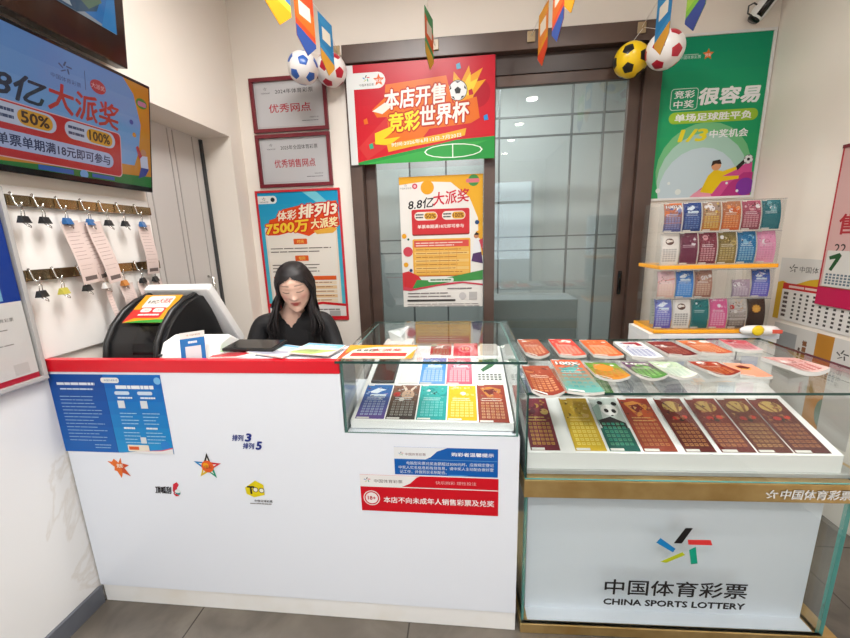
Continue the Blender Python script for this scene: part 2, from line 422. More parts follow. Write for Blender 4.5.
# left poster: arrange-three lottery bonus
t = thing('lottery_poster', 'blue poster with big 7500 bonus lettering behind the seated woman', 'poster'); on_back(t, .342, 1.267)
border(.585, .885, .014, .006, mat('red_poster_frame', '#c2202c', .4), t)
s = Sheet(.562, .862, 100, '#27a9cf'); U = s.uh
s.grad(0, 0, 100, U*.9, '#1f9fd0', '#5ac4d6', 10)
s.poly([(55, 0), (100, 34), (100, 26), (72, 0)], '#7fd3e4'); s.rrect(-8, 4, 24, 13, 4, '#f5f6f3'); s.logo(8, 7.5, 5); s.text('中国体育彩票', 8, 11, 1.7, '#335566', al='c'); s.circ(19, 8.5, 2.6, '#26343a')
s.rrect(5, 40, 95, U*.93, 3, '#f0e3cf'); s.rrect(7, 43, 93, U*.91, 2, '#f6eee2')
s.poly([(8, 50), (12, 32), (20, 30), (30, 20), (52, 16), (97, 12), (99, 40), (88, 46), (75, 44), (60, 52), (40, 46), (22, 50)], '#e8501e')
s.text('体彩', 35, 27, 11, '#fff4d8', al='c', w=24, bold=.03, shear=.2, out='#e2401c', ow=.08, rot=4)
s.text('排列3', 73, 22, 15, '#fff4d8', al='c', w=48, bold=.04, shear=.2, out='#d42a1c', ow=.08, rot=4)
s.text('7500万', 34, 41, 13, '#ffd33c', al='c', w=54, bold=.05, shear=.15, out='#d8341c', ow=.07, rot=4)
s.text('大派奖', 80, 37, 11, '#fff0b8', al='c', w=34, bold=.04, shear=.15, out='#d8341c', ow=.08, rot=4)
s.poly([(66, 46), (88, 42), (96, 44), (90, 49), (70, 50)], '#f0b545')
for y, tx in ((58, '时间'), (78, '规则')): s.rrect(40, y-3.3, 57, y+3.3, 1, '#e8622a'); s.text(tx, 48.5, y, 4, '#ffe36a', al='c')
s.lines(10, 92, [66, 70], 1.1, '#6e625c', .3, 3); s.lines(10, 90, [86, 90, 94], 1.1, '#6e625c', .4, 5)
s.rect(10, 100, 90, 105, '#e8622a'); s.rect(10, 105, 24, 134, '#d8341c')
for i in range(5): s.rect(25, 106.5+i*5.5, 90, 110.5+i*5.5, '#f3cfa0' if i % 2 else '#f8e2c4')
s.lines(28, 88, [108+i*5.5 for i in range(5)], .9, '#9a5a3c', .3, 8)
s.poly([(0, U*.87), (30, U*.9), (70, U*.86), (100, U*.88), (100, U*.9), (70, U*.88), (30, U*.92), (0, U*.9)], '#d8242c')
s.poly([(0, U*.91), (30, U*.93), (70, U*.89), (100, U*.9), (100, U), (0, U)], '#f5f1ee'); s.rect(0, U-3, 100, U, '#d01f2c')
s.lines(45, 92, [U*.925], 1.6, '#8a7f7a', .1); s.rect(78, U*.935, 92, U*.98, '#b8b4b2')
s.build('sheet', M_GLOSSY, t)

# red football banner
s = Sheet(.892, .563, 100, '#cf1a2e'); U = s.uh
s.grad(0, 0, 100, U, '#c8172d', '#d8232f', 5)
s.poly([(6, 52), (30, 30), (50, 26), (40, 44), (12, 60)], '#d93a3c'); s.circ(88, 22, 9, '#b5132a')
s.poly([(0, U), (100, U), (100, 49), (75, 50), (45, 55), (8, 61)], '#2e9b46'); s.poly([(8, U), (60, U), (95, 51.5), (75, 52.5), (45, 57)], '#3fae4e')
s.poly([(x, y) for x, y in [(72+20*math.cos(-a/16*PI*2), 57+4.6*math.sin(-a/16*PI*2)) for a in range(16)]], '#f2fbf0'); s.poly([(72+19*math.cos(-a/16*PI*2), 57+4*math.sin(-a/16*PI*2)) for a in range(16)], '#37a44a')
s.rect(71.3, 53, 72, 61, '#f2fbf0')
s.rect(0, 0, 5, U, '#eef0ee'); s.rrect(-4, 5, 27, 15, 5, '#eef0ee'); s.logo(14, 8.5, 5); s.text('中国体育彩票', 14, 12.5, 1.6, '#444444', al='c'); s.star(22.5, 10, 4, '#ea6a26'); s.text('竞彩', 22.5, 10.3, 2.2, '#ffffff', al='c')
s.oy = -2.8
s.poly([(71, 26), (68, 18), (72, 21), (73, 11), (78, 17), (83, 8), (84, 14), (92, 10), (88, 18), (94, 17), (86, 26), (84, 32), (76, 34)], '#f3a71c')
s.poly([(73, 25), (74, 15), (79, 20), (84, 12), (84, 18), (89, 16), (84, 26)], '#fcd93a'); s.ball(75.5, 22.5, 6.4)
tt = dict(al='c', bold=.035, shear=.12, rot=3)
s.poly([(17, 31), (26, 24), (27, 16), (68, 13), (72, 30), (88, 27), (90, 40), (84, 43), (56, 45), (50, 52), (24, 54), (16, 52), (28, 46), (27, 36), (20, 36)], '#e9731f')
s.text('本店开售', 46.5, 24.5, 12, '#fdfaf2', w=42, out='#c23a1c', ow=.07, **tt); s.poly([(17, 32), (26, 27), (30, 30), (24, 34)], '#f6efe2')
s.text('竞彩', 38.5, 39.5, 12, '#ffe535', w=22, out='#c23a1c', ow=.07, **tt); s.text('世界杯', 66.5, 36.3, 12.5, '#fdfaf2', w=33, out='#c23a1c', ow=.07, **tt)
s.poly([(18, 46), (30, 42), (30, 46), (24, 50), (36, 49), (28, 54), (18, 53)], '#ffd428')
s.poly([(26, 53.5), (50, 50.5), (66, 48.5), (81, 46), (80, 50.5), (66, 53), (45, 55.5), (27, 58.5)], '#f2b32c')
s.text('时间:2026年6月12日-7月20日', 53.5, 52, 2.7, '#ffffff', al='c', w=48, rot=5)
for x, y, c in ((76, 8, '#5aa7c8'), (12, 38, '#e8701f'), (15, 54, '#3fae86'), (94, 40, '#2a8fd0'), (84, 24, '#c22030')): s.poly([(x-1.5, y-1), (x-1, y+2), (x+1.8, y+1.5), (x+1, y-2)], c)
o = s.build('football_banner', M_GLOSSY); tag(o, 'red football banner with white headline characters hanging over the glass door', 'banner'); on_back(o, 1.183, 2.115, .05)

def panel_88(s, x, y, w):
    """red bonus panel used on the bonus poster and the lower screen"""
    h = w*.42
    s.rrect(x, y+1, x+w, y+h+1.6, w*.03, '#8c3026'); s.rrect(x, y, x+w, y+h, w*.03, '#d8343a')
    for px, t in ((x+w*.05, '50%'), (x+w*.53, '100%')):
        s.rrect(px, y+h*.1, px+w*.4, y+h*.44, h*.17, '#f6efe6'); s.rrect(px+w*.17, y+h*.13, px+w*.39, y+h*.41, h*.14, '#edb23a')
        s.text(t, px+w*.28, y+h*.27, h*.17, '#7a3a10', al='c', w=w*.18, bold=.03); s.lines(px+w*.02, px+w*.16, [y+h*.21, y+h*.32], h*.06, '#555555', .1)
    s.text('单票单期满18元即可参与', x+w*.5, y+h*.69, h*.15, '#fff6ec', al='c', w=w*.8, bold=.02)
    return h
# bonus poster on the door glass
s = Sheet(.545, .858, 100, '#f7f3ec'); U = s.uh
s.poly([(0, 0), (0, 9), (30, 6), (62, 8), (84, 26), (94, 50), (95, 90), (100, 95), (100, 0)], '#f4b62c')
s.text('中国体育彩票', 8, 13, 2.2, '#888888', al='c'); s.logo(8, 9.5, 4, ['#999999']*5); s.circ(19, 11, 3.2, '#d6455a'); s.circ(19, 11, 1.6, '#f4c4c8')
s.circ(34, 13, 8, '#f3ac22'); s.circ(89, 7, 6.5, '#4a9a4e'); s.rrect(80, 5, 96, 9.5, 2, '#e77c8a')
s.text('8.8亿', 26, 31, 12, '#252122', al='c', w=32, bold=.02, shear=.2, rot=5); s.text('大派奖', 62, 25, 15, '#d8263a', al='c', w=44, bold=.025, shear=.15, rot=5)
s.rrect(14, 38, 84, 68, 3, '#d8343a'); panel_88(s, 14, 38, 70)
s.rrect(14, 73, 85, 119, 2, '#c8722c'); s.rrect(14, 73, 85, 117.5, 2, '#f2b548'); s.rect(16, 75, 83, 83, '#e2544a')
for i in range(7): s.rect(16, 84+i*4.6, 83, 87.8+i*4.6, '#f6cc7c' if i % 2 else '#f4be5e')
s.lines(18, 80, [78, 81], 1.2, '#fbe2d2', .3, 4); s.lines(18, 82, [86+i*4.6 for i in range(7)], .8, '#a5622e', .3, 9)
for x in (30, 47, 58, 68): s.rect(x, 84, x+.4, 117, '#e39a44')
for x, y, r, c in ((8, 88, 6, '#d94a5a'), (5, 104, 3, '#f3ac22'), (11, 111, 2, '#2a4a7a'), (93, 55, 2.6, '#2a4a7a'), (94, 68, 3, '#f3ac22'), (4, 69, 3, '#f3ac22'), (9, 73, 1.4, '#2a6a5a')): s.circ(x, y, r, c)
s.poly([(90, 74), (87, 92), (93, 100), (98, 90), (96, 74)], '#f2f2f4'); s.circ(92, 71, 3, '#c98a66'); s.poly([(89, 70), (92, 66.5), (96, 69), (94, 70)], '#2a2222'); s.poly([(88, 92), (86, 101), (100, 104), (98, 90)], '#5a3a6a'); s.poly([(95, 76), (100, 74), (100, 90)], '#d94a5a')
s.poly([(0, 114), (0, 132), (14, 134), (26, 126), (20, 118), (8, 112)], '#d8383c'); s.poly([(18, 123), (40, 124), (100, 112), (100, 124), (60, 126), (30, 132), (12, 134)], '#4a9a4e'); s.poly([(0, 131), (14, 134), (50, 128), (75, 126), (100, 129), (100, 131), (75, 128), (45, 131), (10, 137), (0, 136)], '#d8485a')
s.rrect(32, 121, 64, 126, 2, '#eef4ea'); s.lines(35, 61, [123.5], 1.8, '#557a55', .05)
s.lines(56, 88, [134.5], 1.6, '#8a8080', .05, 2); s.lines(6, 66, [140, 144], 1.3, '#8a8080', .2, 6); s.rect(5, 148, 66, 150.5, '#4a4644'); s.circ(75, 144, 4.5, '#d6d2d0'); s.rect(83, 139, 93, 149, '#c9c5c2'); s.lines(5, 96, [154, 156.5], .8, '#9a9090', .05, 7)
o = s.build('bonus_poster', M_GLOSSY); tag(o, 'white and yellow bonus poster taped on the left glass door leaf', 'poster'); on_back(o, 1.293, 1.333, -.0385)

# green poster right of the door
t = thing('football_poster', 'tall green football poster with goalkeeper in white frame right of door', 'poster'); on_back(t, 2.852, 1.995)
border(.598, .89, .014, .008, mat('white_snap_frame', '#dcdad8', .3), t)
s = Sheet(.572, .864, 100, '#159a6c'); U = s.uh
s.grad(0, 0, 100, U, '#0f9a70', '#35b368', 10)
s.circ(50, 124, 46, '#7cc98c', 46); s.circ(50, 134, 44, '#b5dccb', 46); s.circ(48, 146, 40, '#cfe2ea', 44)
s.rect(-0, U-.1, 100, U, '#35b368')
s.text('中国体育彩票', 27, 18, 3, '#e6f4ee', al='c'); s.rect(20, 15.5, 34, 15.9, '#e6f4ee'); s.star(43, 16.5, 5.4, '#ee7a2a'); s.text('竞彩', 43, 17, 2.8, '#ffffff', al='c')
s.oy = -5.3
s.rrect(12, 51, 38, 71, 3, '#d8efe4'); s.rrect(12.6, 51.6, 37.4, 70.4, 2.6, '#1d9f6d')
s.text('竞彩', 25, 56.5, 7, '#ffffff', al='c', w=19, bold=.02); s.text('中奖', 25, 65.5, 7, '#ffffff', al='c', w=19, bold=.02)
s.text('很容易', 67, 59.5, 15, '#ffffff', al='c', w=56, bold=.05, shear=.1)
s.oy = -7.5
s.rrect(12, 75, 96, 86, 5.5, '#a6cf3c'); s.text('单场足球胜平负', 54, 80.5, 7, '#ffffff', al='c', w=72, bold=.04)
s.text('1/3', 37, 97.5, 11, '#f2e22e', al='c', w=27, bold=.045, shear=.15); s.text('中奖机会', 71, 97, 7.5, '#ffffff', al='c', w=36, bold=.03)
s.oy = 0
s.poly([(46, 146), (60, 134), (80, 126), (97, 116), (99, U-.2), (46, U-.2)], '#e0569a'); s.poly([(70, U-.2), (78, 138), (90, 128), (99, 128), (99, U-.2)], '#c23a86'); s.circ(93, 142, 8.7, '#8a3aa8'); s.poly([(44, 147), (56, 140), (62, U-.2), (40, U-.2)], '#f3a0b4')
s.poly([(50, 146), (56, 130), (62, 124), (70, 126), (82, 122), (83, 125), (70, 131), (86, 131), (86, 134), (70, 136), (62, 148)], '#f4cf1e'); s.circ(63, 120.5, 4.6, '#e3a074'); s.poly([(58, 121), (59, 115.5), (66, 114.5), (68, 119), (62, 118.5)], '#3a2420'); s.poly([(82, 122), (88, 116), (92, 113), (90, 119), (84, 126)], '#2a2622'); s.ball(93, 115.5, 4.6)
for x, y, r in ((8, 143, 2.4), (28, 145, 3), (18, 136, 1.5), (75, 138, 1.2), (86, 146, 1.4)): s.circ(x, y, r, '#eef6f2')
s.build('sheet', M_GLOSSY, t)

# ------------------------------------------------------------------ screens and boards on the left wall
def tv_frame(t, yr, x0, z0, x1, z1, w):
    Y = Vector((x1-x0, 0, z1-z0)); h = Y.length; X = Vector((0, 1, 0))
    c = Vector(((x0+x1)/2, yr-w/2, (z0+z1)/2)); frame_to(t, c, X, Y); return h
t = thing('television', 'lower wall television showing the red and yellow bonus advert', 'television')
h = tv_frame(t, .547, .055, 1.602, .122, 2.028, .79); w_ = .79
MB().box(-w_/2, w_/2, -h/2, h/2, -.045, 0).build('casing', M_BLACKS, t, bevel=.004)
MB().box(-.2, .2, -.12, .12, -.075, -.045).build('wall_mount', M_DGREY, t)
s = Sheet(w_-.024, h-.034, 100, '#6f9fd8'); U = s.uh
s.grad(0, 0, 100, U, '#5f92d6', '#8fb6e6', 6)
s.poly([(84, 0), (90, 6), (94, 20), (92, 34), (88, 44), (100, 46), (100, 0)], '#d88a18'); s.poly([(0, 44), (100, 42), (100, U), (0, U)], '#187a2c')
s.poly([(0, 46), (100, 41), (100, 46), (0, 52)], '#d88a18')
s.logo(55, 7, 6, ['#33507a']*5); s.text('中国体育彩票', 55, 12, 1.9, '#33507a', al='c', w=13); s.rect(63.5, 5, 63.8, 13, '#33507a')
s.circ(70, 9.5, 4, '#b8283c', 3); s.text('大派奖', 70, 9.5, 2.2, '#f0b8c0', al='c'); s.circ(95, 9, 3.6, '#3a8a34', 2.6); s.rrect(92.5, 8, 98, 10.4, 1, '#c87aa0')
s.text('8.8亿', 32, 21.5, 10, '#141c3a', al='c', w=28, bold=.03, shear=.25, rot=-1); s.text('大派奖', 63.5, 20.5, 11.5, '#c0202c', al='c', w=34, bold=.03, shear=.1, rot=-1)
s.circ(88, 20, 1.2, '#2a50a8'); s.circ(89.5, 26, 1.2, '#d88a18')
s.rrect(15, 27.5, 81, 49, 2, '#e9b8c0'); s.rrect(15.4, 27.9, 80.6, 48.6, 2, '#c81c26')
for px, tx in ((24, '50%'), (52.5, '100%')):
    s.rrect(px, 28.5, px+25, 36, 3.6, '#c9cfe6'); s.rrect(px+10, 29.2, px+23.5, 35.4, 3, '#e2a01e'); s.text(tx, px+16.7, 32.2, 4.2, '#402008', al='c', w=10.5, bold=.04); s.lines(px+1.5, px+9, [31, 33.5], 1.2, '#33406a', .05)
s.rrect(24, 38.5, 76, 45.5, 3.4, '#b8c4ea'); s.text('单票单期满18元即可参与', 50, 42, 4.4, '#20305a', al='c', w=48, bold=.03)
s.circ(95, 34, 1.8, '#c98a66'); s.poly([(92.5, 36), (93, 42), (98, 42), (97.5, 35.5)], '#d8d8f0'); s.poly([(90, 32), (92, 38), (94, 36), (91.5, 31)], '#c22a3a'); s.poly([(93, 42), (91, 48), (96, 46), (98.5, 42)], '#2a3a9a')
s.rect(40, 49.6, 55, 51.6, '#2a62b8'); s.circ(60, 50.6, 2, '#7ab0e8'); s.rect(64, 49.6, 76, 51.2, '#2a62b8')
o = s.build('screen', M_SCREEN, t, .002); o.location = (0, .004, .0032)

t = thing('television', 'upper wall television with dark brown bezel showing blue picture', 'television')
h = tv_frame(t, .474, .10, 2.066, .15, 2.5, .86); w_ = .86
MB().box(-w_/2, w_/2, -h/2, h/2, -.05, 0).build('casing', mat('brown_black_bezel', '#21130f', .15), t, bevel=.005)
MB().box(-.2, .2, -.12, .12, -.105, -.05).build('wall_mount', M_DGREY, t)
s = Sheet(w_-.085, h-.15, 100, '#a9bccc'); U = s.uh
s.grad(0, 0, 100, U, '#7d9cc0', '#b4bcc4', 6); s.poly([(74, U-3), (96, 12), (100, 0), (100, U)], '#1f86d8'); s.poly([(66, U), (84, U-12), (96, 6), (98, 12), (90, U-5), (80, U)], '#2f5c7c'); s.poly([(80, U-7), (90, U-16), (93, U-10), (86, U-4)], '#6a8a70'); s.poly([(92, U), (97, 20), (100, 14), (100, U)], '#2a9ae8')
s.poly([(70, U-1), (75, U-6), (78, U-1)], '#c8d4da')
o = s.build('screen', M_SCREEN, t, .002); o.location = (-.002, .028, .0032)
box('maker_strip', -.20, -.1, -h/2+.018, -h/2+.022, 0, .0015, mat('tan_strip', '#9a7f6a', .4), t)

# white hook board and the two hook rails
tag(box('hook_board', .001, .012, -.008, .555, 1.0, 1.57, mat('white_board', '#e4e1dd', .3), bevel=.002), 'white backing board behind the clip rails on the left wall', 'board')
def rail(z, ys, lab, h):
    t = thing('hook_rail', lab, 'rail', (0.012, 0, z), group='clip hook rails')
    box('rail', 0, .012, -.007, .553, -h/2, h/2, M_STEEL, t)
    for y in ys:
        MB().tube([(.012, y, .02), (.016, y, .024), (.02, y, .012), (.023, y+.003, -.012), (.03, y+.006, -.02), (.037, y+.009, -.014), (.038, y+.01, -.006)], .0026, 6).build('hook', M_CHROME, t, True)
H1 = [.004, .066, .14, .225, .3, .375, .461]; H2 = [.004, .075, .16, .238, .318, .41, .479]
rail(1.523, H1, 'upper mirror metal rail with hooks for binder clips', .034); rail(1.285, H2, 'lower mirror metal rail with hooks for binder clips', .036)
def clip(y, z, m, lab):
    t = thing('binder_clip', lab, 'clip', (.045, y, z), (0, 0, .35), group='binder clips on the hook rails')
    b = MB(); b.prism([(-.011, -.011), (.011, -.011), (.003, .011), (-.003, .011)], -.018, .018, 'Y'); b.build('clip_body', m, t, bevel=.001)
    MB().tube([(0, -.008, .009), (.002, -.006, .028), (.002, 0, .036), (.002, .006, .028), (0, .008, .009)], .0014, 5).build('wire_handle', M_CHROME, t, True)
    MB().tube([(0, -.008, -.010), (.011, -.007, -.02), (.015, 0, -.026), (.011, .007, -.02), (0, .008, -.010)], .0014, 5).build('wire_handle', M_CHROME, t, True)
nth = ['leftmost', 'second', 'third', 'fourth', 'fifth', 'sixth', 'rightmost']
c1 = [M_BLACK, M_BLACK, M_BLUEP, M_BLUEP, M_BLACK, M_BLACK, M_BLUEP]
c2 = [M_BLACK, M_YELP, M_BLACK, M_WPLAS, M_ORGP, M_BLACK, M_BLACK]
cn = {M_BLACK.name: 'black', M_BLUEP.name: 'blue', M_YELP.name: 'yellow', M_ORGP.name: 'orange', M_WPLAS.name: 'white'}
for hs, cs, z, nm in ((H1, c1, 1.463, 'upper'), (H2, c2, 1.224, 'lower')):
    for i, (y, c) in enumerate(zip(hs, cs)):
        clip(y+.008, z, c, '%s binder clip on the %s hook of the %s rail' % (cn[c.name], nth[i], nm))
def receipt(y, z1, w, ln, lab, curl=0.0, tilt=0.0, x=.05):
    s = Sheet(w, ln, 40, '#e3cfc8'); U = s.uh
    s.lines(5, 36, [U*.12+i*U*.06 for i in range(9)], U*.008, '#a8908a', .3, int(abs(y)*100)); s.rect(7, U*.88, 36, U*.95, '#6f625f'); s.lines(5, 36, [U*.7, U*.76], U*.006, '#b09a94', .3)
    o = s.build('receipt_slip', M_PAPER, None, .0005, lambda a, b, c: (a, b, c+.006*math.sin((b/ln+.5)*5)+curl*((.5-b/ln)**2)), 12)
    tag(o, lab, 'receipt', 'printed slips hung from clips'); frame_to(o, (x, y+tilt*ln/2, z1-ln/2), (0, 1, tilt), (0, -tilt, 1))
receipt(.155, 1.465, .064, .225, 'pink printed slip hung from the left blue clip of the upper rail', .01, .10)
receipt(.205, 1.465, .05, .222, 'thin pink slip tucked between the two longer slips on upper rail', .006, .2, .042)
receipt(.238, 1.465, .062, .232, 'pink printed slip hung from the second blue clip of the upper rail', .014, .13, .056)
receipt(.478, 1.462, .066, .215, 'pink printed slip at the right end of the upper rail')
receipt(.252, 1.222, .022, .185, 'thin grey brown slip curling down from the lower rail', .03, -.06)
receipt(.335, 1.222, .062, .11, 'short pink slip under the orange clip of the lower rail')
receipt(.42, 1.222, .06, .115, 'short pink slip left of the last hook on the lower rail')
receipt(.497, 1.222, .05, .1, 'narrow pink slip at the right end of the lower rail')

# acrylic document holder at far left
t = thing('document_holder', 'acrylic holder with blue topped white document at left edge of wall', 'document'); frame_to(t, (.012, -.176, 1.25), *LEFTW)
s = Sheet(.30, .60, 100, '#e9e6e3'); U = s.uh
s.rect(0, 0, 100, U*.57, '#1f3f9a'); s.rect(64, U*.42, 84, U*.56, '#7fb2d8'); s.rect(0, U-6, 100, U, '#c22a3c')
s.text('中国体育彩票', 76, 132, 4, '#6a6664', al='c'); s.lines(15, 90, [142, 150, 158, 166, 174], 1.2, '#a39e9a', .5, 4); s.rect(78, 180, 92, 192, '#d8d4d0')
s.build('document', M_GLOSSY, t)
border(.33, .625, .013, .014, mat('holder_edge', '#a7a5a3', .2), t, 'holder_rim')
MB().box(-.152, .152, -.3, .3, .004, .006).build('cover_sheet', M_ACRYL, t)

# ------------------------------------------------------------------ white sales counter
W = 1.61
ct = thing('sales_counter', 'white sales counter with red top band left of the gold banded cabinet', 'counter')
f = MB(); f.prism([(0.012, .078), (1.607, .078), (1.607, .752), (1.044, .752), (1.044, .957), (0.012, .957)], 0, .02, 'Y'); f.build('front_panel', M_WHITE, ct)
MB().box(.012, 1.044, -.003, .022, .957, 1.0).build('top_band', M_RED, ct, bevel=.0015)
box('kickboard', .019, 1.607, .004, .02, 0.001, .077, M_CREAM, ct)
box('side_panel', 1.588, 1.606, .02, .56, .001, .752, M_WHITE, ct); box('side_panel', .012, .03, .02, .56, .08, .72, M_WHITE, ct)
box('ledge', .592, 1.044, .022, .165, .985, 1.0, M_WHITE, ct, .002); box('ledge_support', 1.03, 1.044, .022, .165, .745, .985, M_WHITE, ct)
f = MB(); f.prism([(.03, .021), (1.03, .021), (1.03, .50), (.44, .50), (.44, .62), (.03, .62)], .72, .745, 'Z'); f.build('desk_top', M_WHITE, ct); box('case_shelf', 1.03, 1.602, .021, .56, .72, .752, M_WHITE, ct)

def decal(name, w, h, uw, draw, parent, loc, lab=None, thick=.0012):
    s = Sheet(w, h, uw); draw(s)
    v = []; f = []; col = []
    for vs, fs, c, z in s.P:
        o = len(v); v += [(p[0], p[1], z+.0008) for p in vs]; f += [tuple(i+o for i in q) for q in fs]; col += [c]*len(fs)
    me = bpy.data.meshes.new(name); me.from_pydata(v, [], f); at = me.color_attributes.new('Col', 'FLOAT_COLOR', 'CORNER'); a = []
    for p, c in zip(me.polygons, col): a += [c[0]*PAPER, c[1]*PAPER, c[2]*PAPER, 1.0]*p.loop_total
    at.data.foreach_set('color', a); me.materials.append(M_GLOSSY)
    ob = bpy.data.objects.new(name, me); COL.objects.link(ob); ob.parent = parent if parent else None
    ob.matrix_basis = Matrix(((1, 0, 0, loc[0]), (0, 0, -1, loc[1]), (0, 1, 0, loc[2]), (0, 0, 0, 1)))
    so = ob.modifiers.new('thickness', 'SOLIDIFY'); so.thickness = thick; so.offset = 1
    if lab: ob['label'] = lab
    return ob
# notices on the counter front
def on_front(o, x, z, dy=.0012): return frame_to(o, (x, -dy, z), *BACKW)
s = Sheet(.425, .292, 100, '#1560b4'); U = s.uh
s.grad(0, 0, 50, U, '#0d4a9e', '#1466bc', 6); s.grad(50, 0, 100, U, '#0f66c0', '#1f98d8', 6)
s.rect(49.8, 0, 50.2, U, '#0c3f86')
s.lines(8, 42, [8], 2.2, '#e8f0fa', .02, 3); s.lines(10, 40, [12.5], 1.2, '#cfe0f4', .05, 3); s.lines(8, 45, [19+i*3 for i in range(14)], .6, '#9cc0e6', .3, 5); s.lines(30, 45, [62, 64.5], .7, '#9cc0e6', .1)
s.rrect(48, 2.5, 64, 7, 2, '#f4f4ee'); s.text('中国体育彩票', 57, 4.8, 1.9, '#2a6ab0', al='c'); s.circ(97, 5, 3, '#7fc0ee')
s.lines(60, 93, [10.5], 3, '#f2f8fd', .02, 8)
for x in (60, 80): s.rrect(x-2, 14, x+11, 17, 1.4, '#d4e6f6'); s.rect(x-1, 22, x+5, 28.5, '#dfe6ea'); s.lines(x, x+13, [19.5], 1.4, '#e6f2fc', .1); s.lines(x-1, x+16, [33, 36, 39, 42], .7, '#a6d2f0', .4, x); s.lines(x, x+10, [46], 1.6, '#e6f2fc', .1); s.lines(x-1, x+17, [50, 53, 56, 59], .7, '#a6d2f0', .4, x+1)
s.rect(73, 54, 78, 59.5, '#dfe6ea'); s.rrect(60, 61, 79, 67, 1, '#f4ead8'); s.rect(61, 62.5, 70, 65.5, '#e8622a'); s.circ(94, 61, 4, '#2a86d8')
s.poly([(52, U), (70, U-2), (90, U-3.4), (100, U-6), (100, U)], '#f2f2f2'); s.poly([(70, U-2), (90, U-3.4), (100, U-6), (100, U-5), (90, U-2.6)], '#e86a7a')
o = s.build('notice_sheet', M_GLOSSY); tag(o, 'blue two page notice taped on upper left of the white counter', 'notice'); on_front(o, .214, .802)

s = Sheet(.335, .1, 100, '#1560b4'); U = s.uh
s.rect(0, 0, 100, 13, '#f2f4f6'); s.poly([(30, 13), (36, 10), (42, 4), (52, 0), (100, 0), (100, 13)], '#1b62b6')
s.logo(7, 7, 5); s.text('中国体育彩票', 21, 7.5, 3, '#7a4a4a', al='c', w=20); s.text('购彩者温馨提示', 76, 6.5, 4, '#ffffff', al='c', w=40, bold=.02)
s.rect(0, 12.6, 100, 13, '#7fb0e0')
s.text('电脑型彩票兑奖金额超过3000元时，应按规定登记', 54, 17, 3.6, '#f0f6fc', al='c', w=84); s.text('中奖人实名信息和有效信息，请中奖人主动配合做好登', 50, 21.8, 3.6, '#f0f6fc', al='c', w=92); s.text('记工作，并做到实名制配合。', 28, 26.4, 3.6, '#f0f6fc', al='c', w=46)
s.circ(62, U-.9, 10, '#4a9ae0', .7)
o = s.build('warning_sticker', M_GLOSSY); tag(o, 'blue reminder sticker directly above the red age limit sign', 'sticker'); on_front(o, 1.373, .658)
s = Sheet(.458, .137, 100, '#d31626'); U = s.uh
s.rect(0, 0, 100, 9, '#f4f2f0'); s.poly([(31, 9), (37, 6), (42, 1), (48, -1.5), (100, -1.5), (100, 9)], '#d31626'); s.rect(0, 9, 100, 9.7, '#f4f2f0')
s.logo(5.5, 4, 5); s.text('中国体育彩票', 21, 4.8, 2.8, '#5a4a48', al='c', w=21); s.text('快乐购彩 理性投注', 70, 4.5, 2.7, '#f0b8b8', al='c', w=29)
s.circ(8, 19, 6.2, '#f6f0ee'); s.circ(8, 19, 5.5, '#d31626'); s.circ(8, 19, 4.6, '#f6f0ee'); s.text('18+', 8, 19, 3, '#c01624', al='c', bold=.04)
s.text('本店不向未成年人销售彩票及兑奖', 57, 20, 5, '#ffffff', al='c', w=80, bold=.015)
o = s.build('age_limit_sign', M_GLOSSY); tag(o, 'red age limit sign with round 18 mark on the white counter', 'sign'); on_front(o, 1.314, .534)
# small stickers cut to shape
def cut_sticker(name, lab, x, z, w, h, draw):
    o = decal(name, w, h, 100, draw, None, (x, -.0004, z), None, .0003); tag(o, lab, 'sticker')
def d1(s):
    U = s.uh; s.poly([(2, 20), (22, 22), (34, 8), (52, 26), (66, 2), (66, 28), (98, 36), (74, 50), (96, 88), (62, 72), (52, 98), (38, 66), (26, 62), (30, 46)], '#ee7426'); s.poly([(66, 28), (98, 36), (74, 50), (96, 88), (62, 72), (60, 50)], '#d8501c'); s.text('竞彩', 56, 40, 18, '#fff0dc', al='c', w=30, bold=.03)
cut_sticker('star_sticker', 'orange star sticker below the blue notice on the counter', .203, .596, .085, .083, d1)
def d2(s):
    s.text('顶呱刮', 32, 34, 26, '#2a2426', al='c', w=60, bold=.04, shear=.2); s.poly([(66, 34), (72, 10), (86, 2), (92, 12), (84, 24), (80, 40), (70, 46)], '#d8263a'); s.circ(84, 40, 11, '#e6f0ee'); s.circ(84, 42, 9, '#1c8a8a'); s.circ(84, 38, 9, '#eef4f2', 5)
    s.poly([(66, 44), (74, 56), (88, 54), (80, 48)], '#d8263a')
cut_sticker('scratch_sticker', 'black brushed lettering sticker with red and teal swirl', .378, .517, .106, .062, d2)
def d3(s):
    for i, c in enumerate(('#2a2a2a', '#d8263a', '#1c9a7a', '#e8c428', '#1c86c8')):
        a = 2*PI*i/5; s.poly([(50+q*math.sin(a+d), 50-q*math.cos(a+d)) for q, d in ((20, -.62), (50, .06), (20, .62))][::-1], c); s.poly([(50+q*math.sin(a+d), 50-q*math.cos(a+d)) for q, d in ((20, -.1), (34, .05), (20, .3))][::-1], '#f2efe8')
    s.circ(50, 50, 22, '#e8622a'); s.circ(44, 46, 10, '#f4a41c'); s.text('7星彩', 50, 52, 13, '#8c1c14', al='c', w=30)
cut_sticker('seven_star_sticker', 'multicoloured five point star sticker in middle of the counter', .545, .610, .104, .11, d3)
def d4(s):
    for x, y, d in ((3, 15, '3'), (34, 41, '5')):
        s.text('排列', x, y, 20, '#2a3a8c', w=38, bold=.03, shear=.25); s.text(d, x+42, y-2, 25, '#2a3a8c', w=20, bold=.06, shear=.25)
cut_sticker('number_sticker', 'dark blue lettering sticker with numbers 3 and 5', .703, .711, .112, .062, d4)
